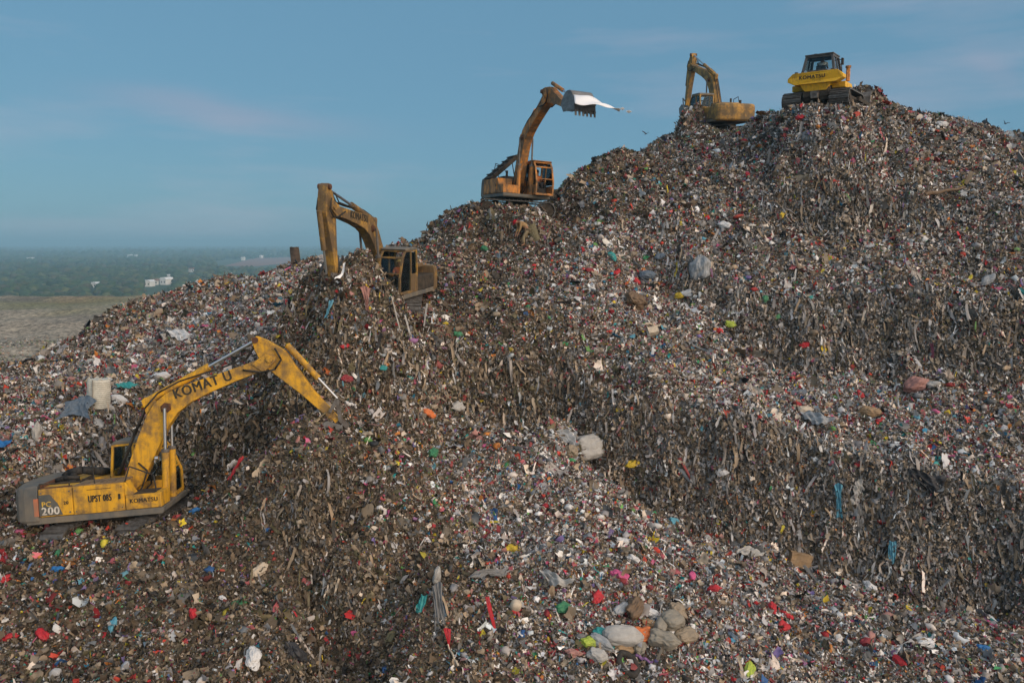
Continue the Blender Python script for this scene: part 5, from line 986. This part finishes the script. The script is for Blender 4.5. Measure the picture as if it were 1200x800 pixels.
K('ribbon', 'thin red ribbon hanging right of the grey sheets', 'ribbon', 573, 725, .09, 1.0, 'red', True, seed=65); K('cloth', 'red strip at the lower end of the hanging sheets', 'cloth', 524, 751, .13, .5, 'red', True, seed=66)
S('plastic_bag', 'blue bag on the bench near the wall foot', 'bag', 788, 612, .5, 'skyblue', seed=67, sharp=.2); S('plastic_bag', 'white bag on the bench left below the blue bag', 'bag', 729, 638, .5, 'white', seed=68, sharp=.16); S('plastic_bag', 'white torn bag right of the other white bench bag', 'bag', 741, 657, .45, 'white', seed=69, sharp=.24)
for i, (px, py, sz, c, lb) in enumerate([(837, 692, .4, 'red', 'red knotted bag alone near the centre bottom right'), (904, 714, .45, 'red', 'red bag upper left in a cluster of three'), (922, 722, .35, 'red', 'red bag upper right in a cluster of three'), (916, 737, .5, 'red', 'red bag lowest in a cluster of three'), (1053, 776, .4, 'red', 'red bag near the bottom edge on the right'), (1014, 754, .4, 'darkred', 'dark red crumpled bag left of the lowest right red bag'),
                                        (810, 676, .35, 'pink', 'pink bag left of the lone red knotted bag'), (725, 677, .5, 'pink', 'magenta bag on the bench above the sack heap'), (700, 703, .45, 'red', 'red bag above the green bucket shaped bag'), (1159, 734, .45, 'pink', 'magenta pink bag on the lower right slope'), (1152, 763, .5, 'blue', 'bright blue bag in the bottom right corner'), (1017, 690, .6, 'white', 'white bag below the long wall, right part'), (1083, 756, .55, 'white', 'white bag with blue tint on the lower right slope'),
                                        (877, 787, .45, 'lime', 'pale green bag at the bottom edge'), (858, 749, .4, 'slate', 'slate coloured bundle on the lower bench'), (1005, 547, .35, 'red', 'small red bag on the long wall top, right'), (1007, 463, .4, 'red', 'red bag at the foot of the upper wall, centre'), (943, 407, .4, 'red', 'red bag low on the upper wall face'), (896, 353, .45, 'green', 'bright green bag at the left end of the upper wall'), (855, 382, .5, 'lime', 'yellow green sheet-like bag left of the upper wall'),
                                        (855, 567, .3, 'tan', 'tan bag on the wall beside the white one'), (938, 139, .45, 'red', 'red bag just below the bulldozer track'), (1030, 141, .55, 'white', 'white bag right below the bulldozer heap'), (876, 207, .4, 'red', 'red bag on the upper slope under the rusty excavator'), (1103, 148, .6, 'white', 'white bag near the right skyline'), (917, 253, .45, 'yellow', 'yellow bag on the upper slope'), (849, 266, .6, 'white', 'white bag on the step below the upper slope'),
                                        (1158, 330, .7, 'palegrey', 'pale slab shaped bag on the far right step'), (1200, 345, .5, 'teal', 'teal bag cut by the right picture edge'), (536, 393, .35, 'green', 'bright green bag on the brown slope'), (523, 386, .3, 'card', 'ochre bag left of the bright green bag'), (449, 433, .3, 'teal', 'teal bag low on the brown slope'), (404, 407, .3, 'red', 'small red bag on the brown slope above the arm'), (383, 437, .3, 'orange', 'small orange bag right beside the arm'), (406, 446, .4, 'darkred', 'crimson bag below the small orange bag'),
                                        (507, 533, .5, 'green', 'dark green bag on the colourful bench, left part'), (502, 487, .45, 'orange', 'orange bag at the back of the colourful bench'), (535, 478, .6, 'pale', 'pale bag at the back of the colourful bench'), (199, 572, .42, 'red', 'bright red bag right beside the nearest excavator cab'), (229, 600, .3, 'blue', 'small blue bag in front of the nearest wall'), (70, 649, .3, 'green', 'light green bag below the nearest excavator'), (67, 670, .35, 'blue', 'blue flat bag lower left'), (10, 680, .4, 'red', 'red bag at the left edge, lower of two'),
                                        (52, 747, .4, 'red', 'red bag in the bottom left, left one of two'), (12, 750, .35, 'red', 'red bag in the bottom left corner'), (295, 774, .6, 'white', 'white bag near the bottom edge, left part'), (343, 768, .6, 'dark', 'rounded black bag right of the bottom white bag'), (134, 733, .3, 'skyblue', 'pale blue bag in the brown foreground'), (260, 703, .25, 'white', 'small white bag in the brown foreground'), (305, 670, .45, 'cream', 'cream torn bag in the brown foreground'), (226, 721, .3, 'red', 'small red bag in the middle of the brown foreground'),
                                        (380, 490, .0, 'red', ''), (628, 318, .35, 'red', 'red bag on the terrace below the waste picker'), (744, 331, .5, 'red', 'red bag on the colourful middle terrace'), (722, 321, .4, 'red', 'smaller red bag left of the terrace red bag'), (716, 302, .5, 'teal', 'turquoise bag on the terrace below the hill'), (773, 303, .5, 'slate', 'dark teal bag at the terrace back'), (568, 293, .5, 'green', 'dark green bag left of the waste picker'), (690, 318, .4, 'darkred', 'crimson bag below the hill foot')]):
    if sz: S('plastic_bag', lb, 'bag', px, py, sz * 1.05, c, seed=100 + i, sharp=.17, yaw=i * 1.3)
stick('bottle', 'white pipe end beside the nearest excavator arm tip', 'pipe', (405, 478), (417, 480), .07, 'white', .15)
K('strap', 'long pale strap trailing below the grimy excavator, left one', 'strap', 459, 372, .08, 1.5, 'pale', True, seed=70, crump=.05); K('strap', 'pale strap lower on the brown slope, middle one', 'strap', 476, 394, .07, 1.5, 'pale', True, seed=71, crump=.05); K('strap', 'straight pale strap on the brown slope, right one', 'strap', 499, 381, .06, 1.7, 'pale', True, seed=72, crump=.03)
K('cloth', 'pinkish cloth hanging under the excavator heap', 'cloth', 428, 352, .3, .9, 'pinkcloth', True, seed=73); K('cloth', 'blue cloth hanging left under the excavator heap', 'cloth', 389, 366, .22, .7, 'skyblue', True, seed=74); K('cloth', 'red rag hanging on the wall behind the nearest excavator', 'cloth', 283, 553, .3, .8, 'red', True, seed=75)
stick('plank', 'upright brown plank below the nearest excavator', 'plank', (197, 664), (198, 643), .09, 'brown', .05)
stick('branch', 'dark branch lying on the upper right slope', 'branch', (1083, 230), (1130, 222), .12, 'brown', .08); stick('bamboo_pole', 'pale thin pole on the middle terrace', 'pole', (752, 384), (798, 388), .05, 'cream', .08); stick('pole', 'thin pale pole leaning low on the brown foreground slope', 'pole', (537, 785), (525, 762), .03, 'cream', .1); stick('stick', 'pale yellow stick standing on the long wall', 'stick', (1086, 642), (1097, 612), .03, 'cream', .12)
# upright stump on the left ridge
q, n = ground_at(346, 310); m_ = MB()
rg_ = [[(.26 * (1 + .15 * math.sin(3 * a_ + k) + .05 * math.sin(7 * a_)) * math.cos(a_) * (1 + .25 * (k == 0)), .26 * (1 + .12 * math.sin(2 * a_ + k)) * math.sin(a_) * (1 + .25 * (k == 0)), z_ + .03 * math.sin(5 * a_) * (k == 4)) for a_ in [2 * math.pi * i / 14 for i in range(14)]] for k, z_ in enumerate((-.3, .15, .5, .8, 1.0))]
m_.v = [p for r_ in rg_ for p in r_]; m_.f = [[j * 14 + i, j * 14 + (i + 1) % 14, (j + 1) * 14 + (i + 1) % 14, (j + 1) * 14 + i] for j in range(4) for i in range(14)] + [list(range(56, 70))]
o = m_.build('stump', noisy('stump_bark', (.06, .045, .035), (.13, .1, .08), 5, .95, bump=.5), None); o.location = q; tag(o, 'upright dark brown stump on the ridge left of the grimy excavator', 'stump')
# white sheet streaming from the raised bucket
def streamer():
    yb_ = float(arm_tip('c')[1]) - 1.7; a = Vector(P3(673, 116, yb_)); b_ = Vector(P3(726, 130, yb_)); co = []; n_ = 22
    for j in range(n_):
        t_ = j / (n_ - 1); c = a.lerp(b_, t_) + Vector((0, 0, .12 * math.sin(t_ * 3.1))); wv = .26 * (math.sin(math.pi * min(1, t_ * .8 + .22)) ** .7) * (1.25 - t_) + .015
        for i in range(7): u = i / 6 - .5; co.append(c + Vector((0, -.75 * u + .05 * math.sin(7 * t_ + 5 * u), -u * 2 * wv + .04 * math.sin(11 * t_ + 6 * u))))
    fs = [(j * 7 + i, j * 7 + i + 1, (j + 1) * 7 + i + 1, (j + 1) * 7 + i) for j in range(n_ - 1) for i in range(6)]
    me = bpy.data.meshes.new('plastic_sheet'); me.from_pydata([tuple(c) for c in co], [], fs); o = link_mesh('plastic_sheet', me, mat('white_film', (.85, .85, .86), .4), None, True); s_ = o.modifiers.new('s', 'SOLIDIFY'); s_.thickness = .008
    tag(o, 'long white plastic sheet streaming sideways from the raised bucket', 'sheet')
    for px, py, s_, lb in ((729.5, 127.5, .10, 'tiny white scrap flying nearer the streaming sheet'), (737, 131, .13, 'tiny white scrap flying farthest right of the bucket')):
        m_ = MB(); c = Vector(P3(px, py, yb_)) * 1; m_.add([c + Vector((-s_, 0, .02)), c + Vector((0, .08, -.05)), c + Vector((s_, 0, .0)), c + Vector((0, -.04, .06))], [(0, 1, 2), (0, 2, 3)]); o = m_.build('plastic_scrap', mat('white_scrap', (.8, .8, .8)), None); so_ = o.modifiers.new('s', 'SOLIDIFY'); so_.thickness = .01; tag(o, lb, 'scrap')
streamer()
# birds
def bird(px, py, Y, label, yaw):
    rt = Vector(P3(px, py, Y)); m_ = MB(); n = 8; prof = [(-.20, .004), (-.1, .035), (0, .05), (.09, .04), (.14, .03), (.17, .026), (.2, .008)]
    for x, r_ in prof: m_.v += [(x, r_ * math.cos(2 * math.pi * i / n), r_ * math.sin(2 * math.pi * i / n)) for i in range(n)]
    m_.f = [[j * n + i, j * n + (i + 1) % n, (j + 1) * n + (i + 1) % n, (j + 1) * n + i] for j in range(len(prof) - 1) for i in range(n)]
    o = m_.build('bird', M['blackcap'], None, smooth=True); o.location = rt; o.rotation_euler = (R(15), R(-20), R(yaw)); o.scale = (.5, .5, .5); tag(o, label, 'bird', 'birds over the hill')
    for s_ in (-1, 1):
        w_ = MB(); w_.add([(.08, .03 * s_, .03), (-.07, .03 * s_, .02), (-.10, .22 * s_, .16), (.03, .24 * s_, .19), (-.12, .42 * s_, .24), (-.03, .45 * s_, .26)], [(0, 1, 2, 3), (3, 2, 4, 5)]); w = w_.build('wing', M['blackcap'], o); so_ = w.modifiers.new('s', 'SOLIDIFY'); so_.thickness = .012
    t_ = MB(); t_.add([(-.18, .01, 0), (-.18, -.01, 0), (-.30, -.05, .0), (-.30, .05, 0)], [(0, 1, 2, 3)]); t_.build('tail', M['blackcap'], o)
bird(757, 157, 42, 'dark bird flying in the notch of the ridge, left of the rusty excavator', 40); bird(1178, 145, 44, 'dark bird low over the right skyline', 100)

# ---------------------------------------------------------------- the hazy air
hz_ = MB(); hz_.box(-14000, 14000, -500, 15000, -54, 40); ho = hz_.build('haze', None, None); hm = bpy.data.materials.new('hazy_air'); hm.use_nodes = True; t = hm.node_tree; t.nodes.clear()
o_ = t.nodes.new('ShaderNodeOutputMaterial'); pv = t.nodes.new('ShaderNodeVolumePrincipled'); pv.inputs['Color'].default_value = (.42, .75, .96, 1); pv.inputs['Density'].default_value = HAZE; pv.inputs['Anisotropy'].default_value = 0.0
t.links.new(pv.outputs[0], o_.inputs['Volume']); ho.data.materials.append(hm); tag(ho, None, None, None, 'stuff'); ho['label'] = 'thin blue haze over the plain'
